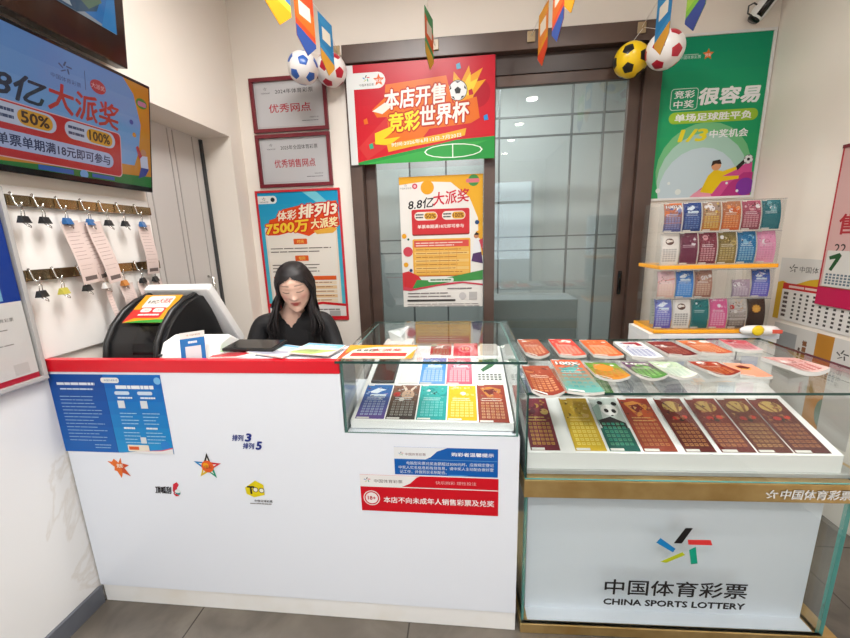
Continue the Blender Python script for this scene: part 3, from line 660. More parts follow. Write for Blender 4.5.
def d5(s):
    s.poly([(10, 28), (46, 2), (72, 16), (72, 52), (36, 62), (12, 50)], '#e8d41c'); s.text('T', 18, 36, 26, '#2a2426', bold=.04); s.circ(44, 34, 9, '#2a2426'); s.circ(44, 34, 7, '#f2efe0'); s.circ(64, 36, 9, '#2a2426'); s.circ(64, 36, 7, '#f2efe0'); s.poly([(60, 31), (66, 29), (69, 36), (64, 40)], '#d8263a')
    s.text('中国足球彩票', 66, 74, 9, '#3a3632', al='c', w=60); s.lines(20, 92, [84], 3, '#8a8682', .05)
cut_sticker('football_sticker', 'yellow pentagon sticker with black lettering at right of the counter', .716, .517, .11, .098, d5)

# ------------------------------------------------------------------ glass display case on the counter
def pane(name, x0, x1, y0, y1, z0, z1, thin, parent, edge=M_EDGED):
    """glass sheet; its four narrow faces take the green edge material"""
    b = MB(); b.box(x0, x1, y0, y1, z0, z1)
    faces = {'Z': (0, 1), 'Y': (2, 3), 'X': (4, 5)}[thin]
    b.m = [0 if i in faces else 1 for i in range(6)]
    return b.build(name, [M_GLASS, edge], parent)
case = thing('display_case', 'small glass display case set into the white counter top', 'display case', (1.046, 0, .753))
pane('top_pane', -.012, .576, -.012, .556, .241, .249, 'Z', case)
pane('front_pane', 0, .556, 0, .007, 0, .241, 'Y', case, M_EDGEC)
pane('side_pane', 0, .007, .007, .55, 0, .241, 'X', case, M_EDGEC); pane('side_pane', .549, .556, .007, .55, 0, .241, 'X', case, M_EDGEC)
tr = MB(); th = .22
tr.prism([(.03, .002), (.03, .03), (.53, .03+.5*math.tan(th)), (.53, .002)], .012, .546, 'X'); tr.build('tray', M_WPLAS, case)
def scratch(w, h, c0, c1, spot, seed=0, title=None, tcol='#ffffff', style='grid', th=.0008, edge='#f2efe8'):
    s = Sheet(w, h, 50, c0, edge); U = s.uh; r = random.Random(seed)
    s.grad(0, 0, 50, U, c0, c1, 8)
    if style == 'panda':
        s.rect(0, 0, 50, U*.66, '#c9d2cc'); s.poly([(0, U*.2), (16, U*.1), (10, U*.5), (0, U*.55)], '#8fa79c'); s.poly([(2, U*.45), (26, U*.38), (48, U*.5), (48, U*.72), (6, U*.72)], '#16181a')
        s.circ(30, U*.25, 15, '#f4f3ef', 14); s.circ(18, U*.1, 5, '#17181a'); s.circ(43, U*.12, 5, '#17181a'); s.circ(24, U*.26, 4, '#17181a', 5); s.circ(37, U*.27, 4, '#17181a', 5); s.circ(31, U*.36, 2.4, '#17181a', 1.6)
        s.rect(0, U*.6, 50, U, '#0e5a50')
    elif style == 'flower':
        for i in range(9): s.star(25, U*.36, 14-i*1.2, ('#e8a830', '#c8741c', '#f0c860')[i % 3], .6, i*.3, 9)
    elif style == 'cat':
        s.circ(25, U*.27, 12, '#6a4a40', 10); s.circ(20, U*.25, 3, '#f0e0d0'); s.circ(30, U*.25, 3, '#f0e0d0')
    elif style == 'deer':
        s.circ(30, U*.3, 12, '#c9a68c', 14); s.poly([(24, U*.2), (16, 0), (22, 4), (28, U*.14)], '#e8d4c0'); s.poly([(36, U*.2), (46, 0), (40, 4), (33, U*.14)], '#e8d4c0'); s.circ(10, U*.3, 7, '#b8322c'); s.circ(20, U*.45, 5, '#e9e0da')
    elif style == 'rat':
        s.poly([(10, U*.22), (24, U*.1), (40, U*.16), (32, U*.2), (24, U*.28), (12, U*.26)], '#e8f2fa'); s.rrect(12, U*.3, 42, U*.37, 2, '#dcebf6')
    elif style == 'phoenix':
        s.poly([(6, U*.1), (24, U*.06), (44, U*.14), (38, U*.3), (20, U*.38), (14, U*.26)], '#d88a3c'); s.poly([(12, U*.16), (30, U*.12), (36, U*.22), (22, U*.3)], '#7a1c18'); s.poly([(30, U*.2), (46, U*.3), (40, U*.5), (28, U*.38)], '#c2542c')
    elif style == 'shell':
        s.circ(26, U*.17, 17, '#c9a860', U*.11); s.poly([(12, U*.1), (24, U*.28), (27, U*.28), (16, U*.08)], '#8a5a34'); s.poly([(34, U*.08), (30, U*.28), (33, U*.28), (40, U*.12)], '#8a5a34'); s.circ(20, U*.4, 6, '#c0302c', 4); s.circ(36, U*.38, 5, '#d8402c', 4); s.circ(28, U*.44, 4, '#2a1c18', 3)
    elif style == 'stripe':
        s.poly([(0, 0), (50, U*.3), (50, U*.55), (0, U*.25)], '#8fd0c0'); s.poly([(0, U*.4), (50, U*.1), (50, U*.3), (0, U*.62)], '#e89a8c')
    else:
        for i in range(6): s.circ(r.uniform(6, 44), U*r.uniform(.12, .36), r.uniform(3, 9), r.choice([spot, tcol, c1, c0]), n=12)
    if title: s.text(title, 25, U*.13 if style != 'mid' else U*.5, U*.1, tcol, al='c', w=38, bold=.05, out='#30201c', ow=.05)
    def mix(a, b_, t): return tuple(int(a.lstrip('#')[i:i+2], 16)*(1-t)+int(b_.lstrip('#')[i:i+2], 16)*t for i in (0, 2, 4))
    if style in ('grid', 'phoenix', 'shell', 'rat', 'stripe', 'deer', 'high', 'mid'):
        s.up()
        for i in range(26):
            px, py, q = r.uniform(4, 46), U*r.uniform(.06, .46), r.uniform(1.2, 4.2); a = r.uniform(0, 6)
            cc = mix(r.choice([c0, c1, spot]), r.choice([spot, tcol, '#1a1412']), r.uniform(.15, .6))
            s.geo([(px+q*math.cos(a-k*2.1)*r.uniform(.6, 1.3), py+q*math.sin(a-k*2.1)*r.uniform(.6, 1.3)) for k in range(3)], [(0, 1, 2)], cc)
        if style != 'shell': s.lines(8, 42, [U*.40, U*.455], U*.022, mix(spot, tcol, .6), .15, seed+3)
    nx, ny = 5, 6; y0 = U*(.5 if style != 'high' else .3); 
    if style not in ('flower', 'mid'):
        s.up()
        for j in range(ny):
            for i in range(nx):
                x = 5+i*40/nx+1; y = y0+(U*.93-y0)*j/ny
                s.geo([(x, y), (x, y+U*.046), (x+5.8, y+U*.046), (x+5.8, y)], [(0, 1, 2, 3)], mix(spot, tcol, .25*r.random()))
        s.up()
        for j in range(ny):
            for i in range(nx):
                x = 5+i*40/nx+1; y = y0+(U*.93-y0)*j/ny; s.geo([(x+1.4, y+U*.014), (x+1.4, y+U*.03), (x+4.4, y+U*.03), (x+4.4, y+U*.014)], [(0, 1, 2, 3)], mix(spot, c1, .75))
    s.rect(2, U*.955, 24, U*.995, '#e9e6df'); s.rect(2, U*.005, 14, U*.03, '#f2f0ea')
    return s
def place_case(row, x, w, ln, sheet, lab, name='scratch_ticket', grp='tickets in the counter glass case', off=0, m=None):
    o = sheet.build(name, m or M_PAPER); tag(o, lab, 'ticket' if 'ticket' in name else name.split('_')[-1], grp)
    y0 = .036+row+ln/2*math.cos(th); z = .753+.03+(y0-.03)*math.tan(th)+.002+off
    o.location = (x+w/2, y0, z); o.rotation_euler = (th, 0, 0); return o
fr = [('#2a72b8', '#6a4f9a', '#9ab0d8', 'rat', None, 'blue to violet scratch ticket at front left of the case tray'),
      ('#8a5c48', '#3a3430', '#8f8a80', 'deer', None, 'brown deer scratch ticket second in the front row of the case'),
      ('#35b5b0', '#159a98', '#5cc0ba', 'grid', None, 'teal scratch ticket in the middle of the case front row'),
      ('#f0c81c', '#eab810', '#fae27a', 'grid', None, 'yellow scratch ticket fourth in the case front row'),
      ('#a8402c', '#8c3624', '#c98a5a', 'phoenix', None, 'rust red ticket at front right corner of the case tray')]
for i, (a, b_, c, st, tl, lab) in enumerate(fr):
    place_case(0, 1.071+i*.1025, .098, .195, scratch(.098, .195 if i < 4 else .21, a, b_, c, i, tl, '#e8f0f4', st), lab)
ph = thing('smartphone', 'dark tablet phone lying behind the blue ticket in the glass case', 'phone', (1.125, .325, .753+.03+.295*math.tan(th)+.008), (th, 0, 0))
MB().box(-.045, .045, -.09, .09, -.006, .002).build('phone_body', M_DGREY, ph, bevel=.003); MB().box(-.04, .04, -.083, .083, .002, .003).build('phone_screen', mat('brown_black_screen', '#35241f', .1), ph)
place_case(.2, 1.185, .075, .2, Sheet(.075, .2, 50, '#efece8').lines(6, 44, [10, 16], 2, '#b8b4b0'), 'plain white paper sheet beside the dark phone in the case', 'paper_sheet')
place_case(.2, 1.265, .098, .19, scratch(.098, .19, '#3f93d8', '#78a8e0', '#c8dcf2', 11, None, '#e8f0f4', 'rat'), 'light blue scratch ticket in the back row of the case')
place_case(.2, 1.368, .098, .19, scratch(.098, .19, '#e88a9c', '#d8647c', '#f6cad2', 12, None, '#fbe8ec', 'rat'), 'pink scratch ticket in the back row of the case')
s = Sheet(.11, .19, 50, '#f1f0ec'); U = s.uh
s.poly([(8, 8), (42, 4), (45, 12), (30, 34), (14, 50), (10, 42), (26, 22), (8, 20)], '#2c6a3a'); s.up()
for j in range(3):
    for i in range(6): s.geo([(5+i*7, U*.66+j*7), (5+i*7, U*.66+j*7+4), (9.5+i*7, U*.66+j*7+4), (9.5+i*7, U*.66+j*7)], [(0, 1, 2, 3)], '#55534f')
place_case(.205, 1.478, .11, .19, s, 'white ticket with large green figure 7 in the glass case')
place_case(.41, 1.29, .09, .1, scratch(.09, .1, '#c23a34', '#a82c30', '#6a8a5a', 13), 'small red and green ticket at the back of the case tray')
s = Sheet(.105, .11, 50, '#d83a4c'); s.circ(25, 24, 15, '#f0a0a8'); s.circ(25, 24, 11, '#d83a4c'); s.text('10', 25, 24, 12, '#f4d8b0', al='c', bold=.05)
place_case(.41, 1.39, .105, .1, s, 'pink red ticket with ringed number at the back of the case')
place_case(.41, 1.505, .075, .1, Sheet(.075, .1, 50, '#d9d0c8').lines(5, 45, [10, 16, 22, 28, 34, 40], 1.6, '#a8928a'), 'pale printed slip at the back right of the case', 'paper_slip')

# things on the ledge and case top
def flat(o, x, y, z, rz=0): o.location = (x, y, z); o.rotation_euler = (0, 0, rz); return o
def leaflet(w, h, c0, c1, c2, lab, x, y, rz, z=1.0, n=3):
    s = Sheet(w, h, 100, '#f2efe9'); U = s.uh
    s.grad(2, 2, 98, U*.5, c0, c1, 4); s.poly([(2, U-2), (60, U-2), (98, U*.6), (98, U*.5), (30, U*.6), (2, U*.8)], c2); s.lines(10, 90, [U*.2, U*.3], U*.06, '#f2ece0', .3, 3); s.lines(10, 80, [U*.6, U*.68, U*.76], U*.025, '#6a6a6a', .4, 5)
    o = s.build('leaflet', M_GLOSSY, None, .004); tag(o, lab, 'leaflet', 'leaflets on the counter ledge'); flat(o, x, y, z+.0045, rz); return o
leaflet(.15, .13, '#3aa84a', '#64b848', '#c2303a', 'green and red leaflet lying under the black tablet', .665, .085, .1)
leaflet(.16, .12, '#48a8d8', '#e8ece8', '#b0b0c0', 'pale leaflet with blue edge left of the ledge middle', .80, .09, -.35, 1.0045)
leaflet(.15, .12, '#48b0e0', '#dfe9ee', '#b8d078', 'white leaflet with blue top and green corner on the ledge', .945, .085, -.2, 1.009)
tb = thing('tablet', 'black tablet propped on leaflets in front of the woman', 'tablet', (.705, .118, 1.012), (.07, 0, -.06))
MB().box(-.095, .095, -.05, .05, -.001, .009).build('tablet_body', M_BLACK, tb, bevel=.003); MB().box(-.086, .086, -.043, .043, .009, .010).build('tablet_screen', M_BLACKS, tb)
s = Sheet(.24, .15, 100, '#f0d8b0'); U = s.uh
s.rect(0, 0, 100, U, '#f4ead8'); s.poly([(0, 0), (30, 0), (12, 20), (6, U), (0, U)], '#e8542c'); s.poly([(0, 0), (100, 0), (100, 8), (40, 10), (14, 22), (4, 40)], '#e8a024'); s.rect(14, U*.6, 90, U*.86, '#c83a34'); s.text('大派奖', 60, U*.4, U*.22, '#c22a2c', al='c', bold=.03); s.text('8.8亿', 32, U*.42, U*.2, '#2a2222', al='c', bold=.03); s.poly([(100, 20), (90, U), (100, U)], '#e8a024')
o = s.build('bonus_leaflet', M_GLOSSY, None, .002); tag(o, 'orange and white bonus leaflet lying on the glass case top left corner', 'leaflet'); flat(o, 1.155, .085, 1.0045, 0)
# tissue pack behind the leaflet on the case
t = thing('tissue_pack', 'white tissue pack with a pulled up tissue in glass case back left', 'tissue', (1.16, .44, .753+.03+.41*math.tan(th)+.018))
MB().box(-.06, .06, -.045, .045, -.005, .05).build('pack', mat('pink_white_pack', '#eadad4', .5), t, bevel=.006)
mb = MB(); mb.add([(-.035, 0, .05), (.03, .01, .05), (.045, .0, .115), (-.01, .012, .10), (-.045, -.006, .095), (.01, -.014, .07), (.02, -.02, .05), (.005, .006, .095)],
                  [(0, 1, 3), (1, 2, 3), (0, 3, 4), (0, 4, 5), (5, 6, 1), (5, 1, 2), (5, 2, 7), (5, 7, 4), (0, 5, 6)]); mb.build('tissue', M_TISSUE, t)

# lottery terminal
t = thing('lottery_terminal', 'black hooded lottery terminal with tilted white screen behind the counter', 'terminal', (.2, .42, .746))
arc = [(-.27, 0), (-.275, .2), (-.258, .265), (-.22, .32), (-.165, .366), (-.10, .398), (-.03, .413), (.0, .405)]
inner = [(.05, .3), (.09, .2), (.12, 0)]
hd = MB(); hd.prism(arc+inner, -.115, .125, 'X'); hd.build('hood', M_BLACK, t, bevel=.004)
ridge = MB()
for x in (-.112, .095):
    ridge.tube([(x, a[0]-.003, a[1]+.003) for a in arc], .012, 8)
ridge.build('hood_rib', M_BLACK, t, True)
q = MB(); q.prism([(-.2715, .225), (-.262, .2655), (-.224, .3225), (-.216, .327), (-.21, .32), (-.25, .265), (-.26, .225)], -.005, .085, 'X'); q.build('hatch', M_BLACKS, t)
sb = MB(); sb.M = Matrix.Translation((.01, .01, .452)) @ Matrix.Rotation(-.98, 4, 'X')
sb.box(-.145, .155, -.015, .33, -.045, -.005); sb.build('screen_housing', M_WPLAS, t, bevel=.01)
sb = MB(); sb.M = Matrix.Translation((.01, .01, .452)) @ Matrix.Rotation(-.98, 4, 'X'); sb.box(-.13, .14, .01, .3, -.005, -.002); sb.build('touch_screen', mat('touch_screen_glass', '#27313c', .1), t)
s = Sheet(.165, .16, 100, '#e8a020'); U = s.uh
s.poly([(0, U*.55), (0, U), (40, U*.7), (30, U*.55)], '#d83a34'); s.poly([(0, U), (100, U), (100, U*.88), (40, U*.92)], '#3a9a3a'); s.rrect(16, 4, 86, U*.5, 8, '#f6efe4')
s.text('8.8亿', 36, U*.26, 14, '#2a2222', al='c', w=26, bold=.03); s.text('大派奖', 66, U*.22, 17, '#d0283a', al='c', w=32, bold=.03)
s.rrect(18, U*.47, 84, U*.84, 4, '#d8343a'); s.rrect(22, U*.5, 48, U*.64, 5, '#f6efe6'); s.rrect(54, U*.5, 80, U*.64, 5, '#f6efe6'); s.text('50%', 37, U*.57, 5, '#8a4a10', al='c'); s.text('100%', 69, U*.57, 5, '#8a4a10', al='c'); s.lines(24, 78, [U*.73], 5, '#f6e6de', .03)
o = s.build('advert_card', M_GLOSSY, None, .0008); tag(o, 'yellow and red bonus card lying on top of the black terminal hood', 'card')
frame_to(o, (.21, .264, 1.127), (1, 0, 0), (0, .12, .078))
pr_ = thing('receipt_printer', 'white vented receipt printer beside the black lottery terminal', 'printer', (.455, .145, .746))
MB().prism([(-.07, 0), (-.07, .235), (-.04, .285), (.02, .30), (.10, .25), (.10, 0)], -.09, .13, 'X').build('printer_body', M_WPLAS, pr_, bevel=.008)
v = MB()
for i in range(5): v.box(-.0905, -.078, -.072, -.05, .19+i*.013, .196+i*.013)
for i in range(4): v.box(-.078, -.055, -.0712, -.069, .19+i*.013, .196+i*.013)
v.build('vent_slots', M_DGREY, pr_)
s = Sheet(.092, .15, 60, '#efeae4'); U = s.uh
s.logo(20, 7, 6, ['#c8803c']*5); s.text('中国体育彩票', 38, 7, 4, '#9a6a4a', al='c'); s.rect(0, 14, 60, U, '#2f78c0'); s.lines(20, 42, [23], 5, '#eaf2fa', .02); s.rect(12, 32, 50, U-8, '#e9e6ea')
o = s.build('payment_card', M_GLOSSY, None, .003); tag(o, 'blue and white payment code card leaning on the white printer', 'card'); frame_to(o, (.515, .055, 1.005), (1, 0.02, .13), (-.13, .25, 1))

# ------------------------------------------------------------------ gold banded display cabinet (right)
CA = .03; CX = 1.626
cab = thing('display_cabinet', 'glass display cabinet with gold bands and white front at right of counter', 'display cabinet', (CX, 0, 0), (0, 0, CA))
Cm = Matrix.Translation((CX, 0, 0)) @ Matrix.Rotation(CA, 4, 'Z')
CW = .986
def gpane(*a, **k): return pane(*a, **k)
pane('front_glass', .002, CW, 0, .012, .038, .542, 'Y', cab, M_EDGE); pane('side_glass', .002, .012, .012, .5, .038, .542, 'X', cab, M_EDGE); pane('side_glass', CW-.012, CW, .012, .5, .038, .542, 'X', cab, M_EDGE)
MB().box(-.002, 1.06, -.004, .56, .542, .604).build('gold_band', M_GOLD, cab, bevel=.002); MB().box(-.002, 1.03, -.004, .56, .001, .038).build('gold_base', M_GOLD, cab, bevel=.002)
box('white_panel', .025, .965, .06, .075, .039, .541, M_WHITE, cab); box('inner_floor', .025, .965, .013, .06, .0385, .041, M_WHITE, cab)
box('tray_base', .01, 1.02, .03, .53, .605, .618, mat('grey_shelf', '#a9aaa8', .4), cab)
pane('front_glass', .0, 1.03, 0, .007, .605, .896, 'Y', cab, M_EDGE); pane('side_glass', 0, .007, .007, .55, .605, .896, 'X', cab, M_EDGED); pane('side_glass', .985, .992, .007, .55, .605, .896, 'X', cab, M_EDGED)
pane('top_glass', -.005, 1.10, -.012, .585, .897, .905, 'Z', cab, M_EDGED)
T2 = .37; t0 = .676
f = MB(); f.prism([(.04, .618), (.04, t0), (.50, t0+.46*math.tan(T2)-.02), (.50, .618)], .014, .972, 'X'); f.build('ticket_tray', M_WPLAS, cab)
# emblem and lettering on the front glass
decal('emblem', .2, .2, 100, lambda s: s.logo(50, 50, 86), cab, (.511, -.0015, .375), 'five coloured slanted bars arranged like a star')
decal('lettering', .46, .075, 100, lambda s: s.text('中国体育彩票', 50, 8, 13, '#232021', al='c', w=98, bold=.008), cab, (.499, -.0015, .207), 'large black characters on the cabinet front')
decal('lettering', .46, .04, 100, lambda s: s.text('CHINA SPORTS LOTTERY', 50, 4.3, 5.0, '#232021', al='c', w=98, bold=.03), cab, (.499, -.0015, .147), 'black latin capitals under the characters')
decal('band_emblem', .04, .04, 100, lambda s: s.logo(50, 50, 90, ['#f4f2ee']*5), cab, (.743, -.0055, .572), 'white star emblem on the gold band')
decal('band_lettering', .22, .04, 100, lambda s: s.text('中国体育彩票', 50, 9, 15, '#f4f2ee', al='c', w=92, bold=.01, shear=.1), cab, (.869, -.0055, .572), 'white characters on the gold band')

def in_cab(o, x, y, z, rx=0, rz=0):
    o.matrix_basis = Cm @ Matrix.Translation((x-.009, y, z)) @ Matrix.Rotation(rz, 4, 'Z') @ Matrix.Rotation(rx, 4, 'X'); return o
gold_ = dict(grp='tickets in the cabinet tray')
row = [(.035, .095, '#8c2c3a', '#6a1c2c', '#b8863c', 'grid', 'maroon scratch ticket at the left end of the cabinet tray'),
       (.178, .099, '#c8a02a', '#d8b424', '#ecd566', 'grid', 'yellow gold scratch ticket beside the panda ticket in the tray'),
       (.286, .096, '#d9ded8', '#0f6a5c', '#2a8c78', 'panda', 'green ticket showing a black and white panda in the tray'),
       (.391, .105, '#a83a26', '#93402c', '#b56a42', 'phoenix', 'red ticket with bird picture right of the panda ticket'),
       (.519, .094, '#7a2c22', '#5a1e1c', '#a86c42', 'shell', 'dark red gold shell ticket second right of the panda'),
       (.628, .104, '#7c2a24', '#641c1c', '#b06e44', 'shell', 'dark red gold shell ticket third from the tray right end'),
       (.738, .102, '#7a3428', '#5e2a22', '#a87a52', 'shell', 'dark red gold shell ticket next to last at tray right'),
       (.845, .106, '#6e2a24', '#561c1e', '#a06444', 'shell', 'dark red gold shell ticket at the right end of the tray')]
for i, (x, w_, a, b_, c, st, lab) in enumerate(row):
    ln = .235; o = scratch(w_, ln, a, b_, c, 20+i, None, '#e8c070', st).build('scratch_ticket', M_PAPER); tag(o, lab, 'ticket', 'tickets in the cabinet tray')
    in_cab(o, x+w_/2, .046+ln/2*math.cos(T2), t0+.004+(ln/2)*math.sin(T2), T2)
row2 = [(.03, .1, '#5a6478', '#3f4660', '#8c94ac', 'dark blue grey ticket in the back row of cabinet tray, far left'), (.178, .1, '#e0805a', '#d86a48', '#f2c4a4', 'salmon orange ticket in the back row behind the yellow ticket'),
        (.292, .1, '#3f7a4a', '#5a9450', '#b0cc9c', 'green ticket in the back row behind the panda ticket'), (.42, .1, '#c8ccd0', '#b4babe', '#909aa4', 'pale grey ticket in the back row behind the bird ticket'),
        (.56, .1, '#b8bcc0', '#aab0b6', '#88929c', 'light grey ticket in the tray back row, right of the pale one')]
for i, (x, w_, a, b_, c, lab) in enumerate(row2):
    ln = .16; o = scratch(w_, ln, a, b_, c, 40+i).build('scratch_ticket', M_PAPER); tag(o, lab, 'ticket', 'tickets in the cabinet tray')
    d = .258+ln/2; in_cab(o, x+w_/2, .046+d*math.cos(T2), t0+.003+d*math.sin(T2)-.004, T2-.03)

# ticket pads on the cabinet top: x, y centre (world), w, length, rz, thickness
pads = [
 ('A', 1.682, .085, .092, .25, -.03, '#a24a30', '#8c3626', '#c07a4c', 'grid', None, 'rust red ticket pad curling over the front left glass edge'),
 ('B', 1.795, .118, .103, .29, -.05, '#e2542c', '#5aa8a0', '#3f8c8a', 'high', '100X', 'teal and orange ticket pad marked 100X at front edge'),
 ('C', 1.912, .168, .105, .155, -.08, '#5a9a3a', '#d8862c', '#b8661c', 'grid', None, 'green and orange ticket pad right of the 100X pad'),
 ('D', 2.035, .178, .093, .15, -.08, '#6a3a6a', '#4f8c3a', '#7ab45c', 'grid', '10X', 'purple topped green ticket pad third from the 100X pad'),
 ('E', 2.130, .186, .09, .15, -.08, '#b8cfa8', '#dfe6d8', '#a8c0b0', 'grid', None, 'pale green and white ticket pad in the front row'),
 ('F', 2.268, .20, .094, .13, -.07, '#a83a20', '#8c2c1c', '#c0602c', 'grid', None, 'dark red orange pad in front row right of the pale green pad'),
 ('G', 2.36, .182, .086, .13, -.2, '#e8a88a', '#e0987a', '#5a2a24', 'flower', None, 'peach pad with small dark picture in the front row'),
 ('I', 1.716, .44, .09, .235, 0, '#b0583c', '#a2452c', '#d08c64', 'grid', None, 'brick red pad at the left end of the back row'),
 ('J', 1.851, .442, .098, .235, -.03, '#d83a34', '#e0563c', '#f0a890', 'grid', None, 'bright red pad second from the left in the back row'),
 ('K', 1.982, .433, .106, .225, -.05, '#e8703c', '#e4622a', '#f6b07c', 'grid', None, 'orange pad third from the left in the back row'),
 ('L', 2.113, .408, .108, .215, -.06, '#e9e7e6', '#eef0f2', '#44589c', 'grid', None, 'white pad with red ribbon and blue squares in the back row'),
 ('M', 2.245, .424, .1, .19, -.02, '#8c2c26', '#6a1f20', '#a8503c', 'grid', None, 'dark maroon pad right of the white pad in the back row'),
 ('N', 2.38, .446, .112, .18, -.03, '#e0824a', '#c85a34', '#e8a070', 'grid', None, 'orange brown pad in the back row right of the maroon pad'),
 ('O', 2.53, .47, .092, .15, -.25, '#d8505a', '#e8c8c8', '#b02a3a', 'grid', None, 'pink and red booklet at the right end of the back row'),
]
for k, x, y, w_, ln, rz, a, b_, c, st, tl, lab in pads:
    s = scratch(w_, ln, a, b_, c, ord(k), tl, '#f4efe8', st)
    if k == 'L': s.poly([(12, 8), (40, 4), (44, 26), (34, 30), (32, 16), (14, 18)], '#a02030')
    if k == 'G': s.poly([(14, 20), (26, 14), (38, 24), (30, 34), (18, 32)], '#6a2420')
    if k == 'C': s.circ(24, 26, 15, '#d8862c')
    kk = .022 if k in 'ACDEFI' else 0
    kk = 1 if k in 'ACDEFI' else .35
    bend = (lambda p, q, z, ln=ln, kk=kk, w_=w_: (p, q-kk*.010*(1-(2*p/w_)**2)*(.5-q/ln)**2, z+kk*.012*(2*p/w_)**2*max(0, .5-q/ln)**1.5))
    th_ = .011 if k in 'IJKLMNO' else .0085
    s.l += 2
    o = s.build('scratch_ticket_pad', M_PAPER, None, th_, bend, 10, 8); tag(o, lab, 'ticket pad', 'ticket pads on the cabinet top')
    zt = .9054+th_
    o.location = (x, y, zt); o.rotation_euler = (.012 if k == 'B' else 0, 0, rz)
    if k == 'B': o.location.z += .003
# fanned pale red booklet at right
s = scratch(.105, .145, '#d8a098', '#e6c4bc', '#b04a48', 77, None, '#f2e4de', 'grid', edge='#f4f2ee'); o = s.build('scratch_ticket_pad', M_PAPER, None, .014, lambda p, q, z: (p, q-.008*(1-(p/.052)**2)*(.5-q/.145), z+.014*(p/.052)**2*max(0, .5-q/.145)), 8, 8); tag(o, 'pale red curled booklet near the right end of the cabinet top', 'ticket pad', 'ticket pads on the cabinet top'); o.location = (2.535, .225, .9196); o.rotation_euler = (0, 0, -.1)

# ------------------------------------------------------------------ rack on white cabinet
t = thing('storage_cabinet', 'plain white cabinet under the acrylic ticket rack', 'cabinet', (2.37, .86, 0))
box('body', 0, .6, 0, .24, .001, .835, M_WPLAS, t, .004); MB().box(.06, .6, -.012, .24, .835, .862).build('top_slab', M_WHITE, t, bevel=.004); MB().box(0, .06, .0, .24, .835, .862).build('top_slab', M_WPLAS, t)
RX, RY, RZ = 2.385, .875, .863
t = thing('ticket_rack', 'clear acrylic rack with two orange shelves full of scratch tickets', 'rack', (RX, RY, RZ))
M_RIM = mat('acrylic_rim', '#7d8080', .2)
for z in (0.001, .322):
    MB().box(.004, .535, -.018, .215, z, z+.018).build('orange_shelf', M_ORANGE, t, bevel=.003)
    for xx in (.006, .53): MB().prism([(-.01, z+.018), (.0, z+.318), (.2, z+.318), (.2, z+.018)], xx, xx+.003, 'X').build('side_wall', M_ACRYL, t)
    box('back_wall', .009, .53, .2, .203, z+.018, z+.31, M_ACRYL, t)
    for zz, yy, hh in ((.019, 0, .152), (.176, .0, .138)):
        MB().box(.009, .53, yy-.012, yy-.0095, z+zz, z+zz+hh).build('front_lip', M_ACRYL, t); MB().box(.009, .53, yy-.012, yy+.05, z+zz-.002, z+zz+.0005).build('pocket_floor', M_ACRYL, t)
        MB().box(.009, .53, yy-.0125, yy-.009, z+zz+hh, z+zz+hh+.0022).build('lip_edge', M_RIM, t)
        b = MB()
        for i in range(7): b.box(.009+i*.0868, .0106+i*.0868, yy-.009, yy+.05, z+zz, z+zz+hh)
        b.build('dividers', M_ACRYL, t)
cards = [  # bottom to top
 [('#7a8cd0', '#6a5ab8', '#b8bce8', 'rat', None, 'lilac blue'), ('#efe9e4', '#e9e4de', '#8c8a8a', 'cat', None, 'white owl picture'), ('#1f7a7c', '#18686c', '#3f9494', 'mid', None, 'teal green'), ('#e0649a', '#d85890', '#f2b0cc', 'grid', None, 'bright pink'), ('#e6e0da', '#6a5a54', '#a89c94', 'deer', None, 'white bordered deer'), ('#4a3024', '#2c1c18', '#5a4030', 'flower', None, 'black with golden flower')],
 [('#e8c4d0', '#e0b8a8', '#f0d8c8', 'stripe', None, 'pastel striped'), ('#3f7ac8', '#3a8cd8', '#8cb8ec', 'rat', None, 'sky blue'), ('#b88c7a', '#9c6a5a', '#d8b8a0', 'grid', None, 'tan brown'), None, ('#b8a0b0', '#a08ca0', '#e0d0dc', 'grid', None, 'short mauve'), ('#3a6ac0', '#7a6ac8', '#a8a8e8', 'rat', None, 'blue violet')],
 [('#efe6de', '#f2ece6', '#9c9894', 'cat', None, 'white with tan deer'), ('#7a3a50', '#6a2444', '#8c4460', 'mid', None, 'plum purple'), ('#8c3a4c', '#7a3440', '#e0a0a8', 'grid', None, 'wine red and pink'), ('#8c7a4a', '#8a743c', '#c8b070', 'grid', None, 'olive gold'), ('#2a7ab0', '#2272a8', '#8cc4e4', 'grid', None, 'deep blue'), ('#f0a0c4', '#f0a8c8', '#d88aa8', 'grid', None, 'light pink')],
 [('#e07a44', '#4f5a98', '#8c90c0', 'grid', '100X', 'orange and navy 100X'), ('#2f4a8c', '#24407c', '#5a7ab8', 'rat', None, 'navy blue'), ('#a89084', '#c8782c', '#e0c060', 'grid', None, 'orange yellow striped'), ('#b0785c', '#d8642c', '#f0a060', 'grid', None, 'burnt orange'), ('#b85a74', '#8c4450', '#e0a0a8', 'grid', None, 'rose red'), ('#2f7a84', '#2c7680', '#7ab0b8', 'mid', None, 'grey teal')]]
tn = ['lowest', 'second lowest', 'second highest', 'top']
zs = [.021, .178, .343, .500]; hs_ = [.15, .132, .15, .134]
for r_, rowc in enumerate(cards):
    for i, c in enumerate(rowc):
        if c is None: continue
        h = hs_[r_] if c[5] != 'short mauve' else .085
        a, b_, sp, st, tl, nm = c
        o = scratch(.081, h, a, b_, sp, r_*10+i, tl, '#f2eef0', st).build('scratch_ticket', M_PAPER, None, .004, lambda p, q, z: (p, q, z+.010*math.sin((q/.14+.5)*PI)), 10)
        tag(o, '%s scratch ticket in the %s tier of the acrylic rack' % (nm, tn[r_]), 'ticket', 'tickets in the acrylic rack')
        frame_to(o, (RX+.0528+i*.0868, RY+.017, RZ+zs[r_]+h/2+.001), (1, 0, 0), (0, .11, 1))
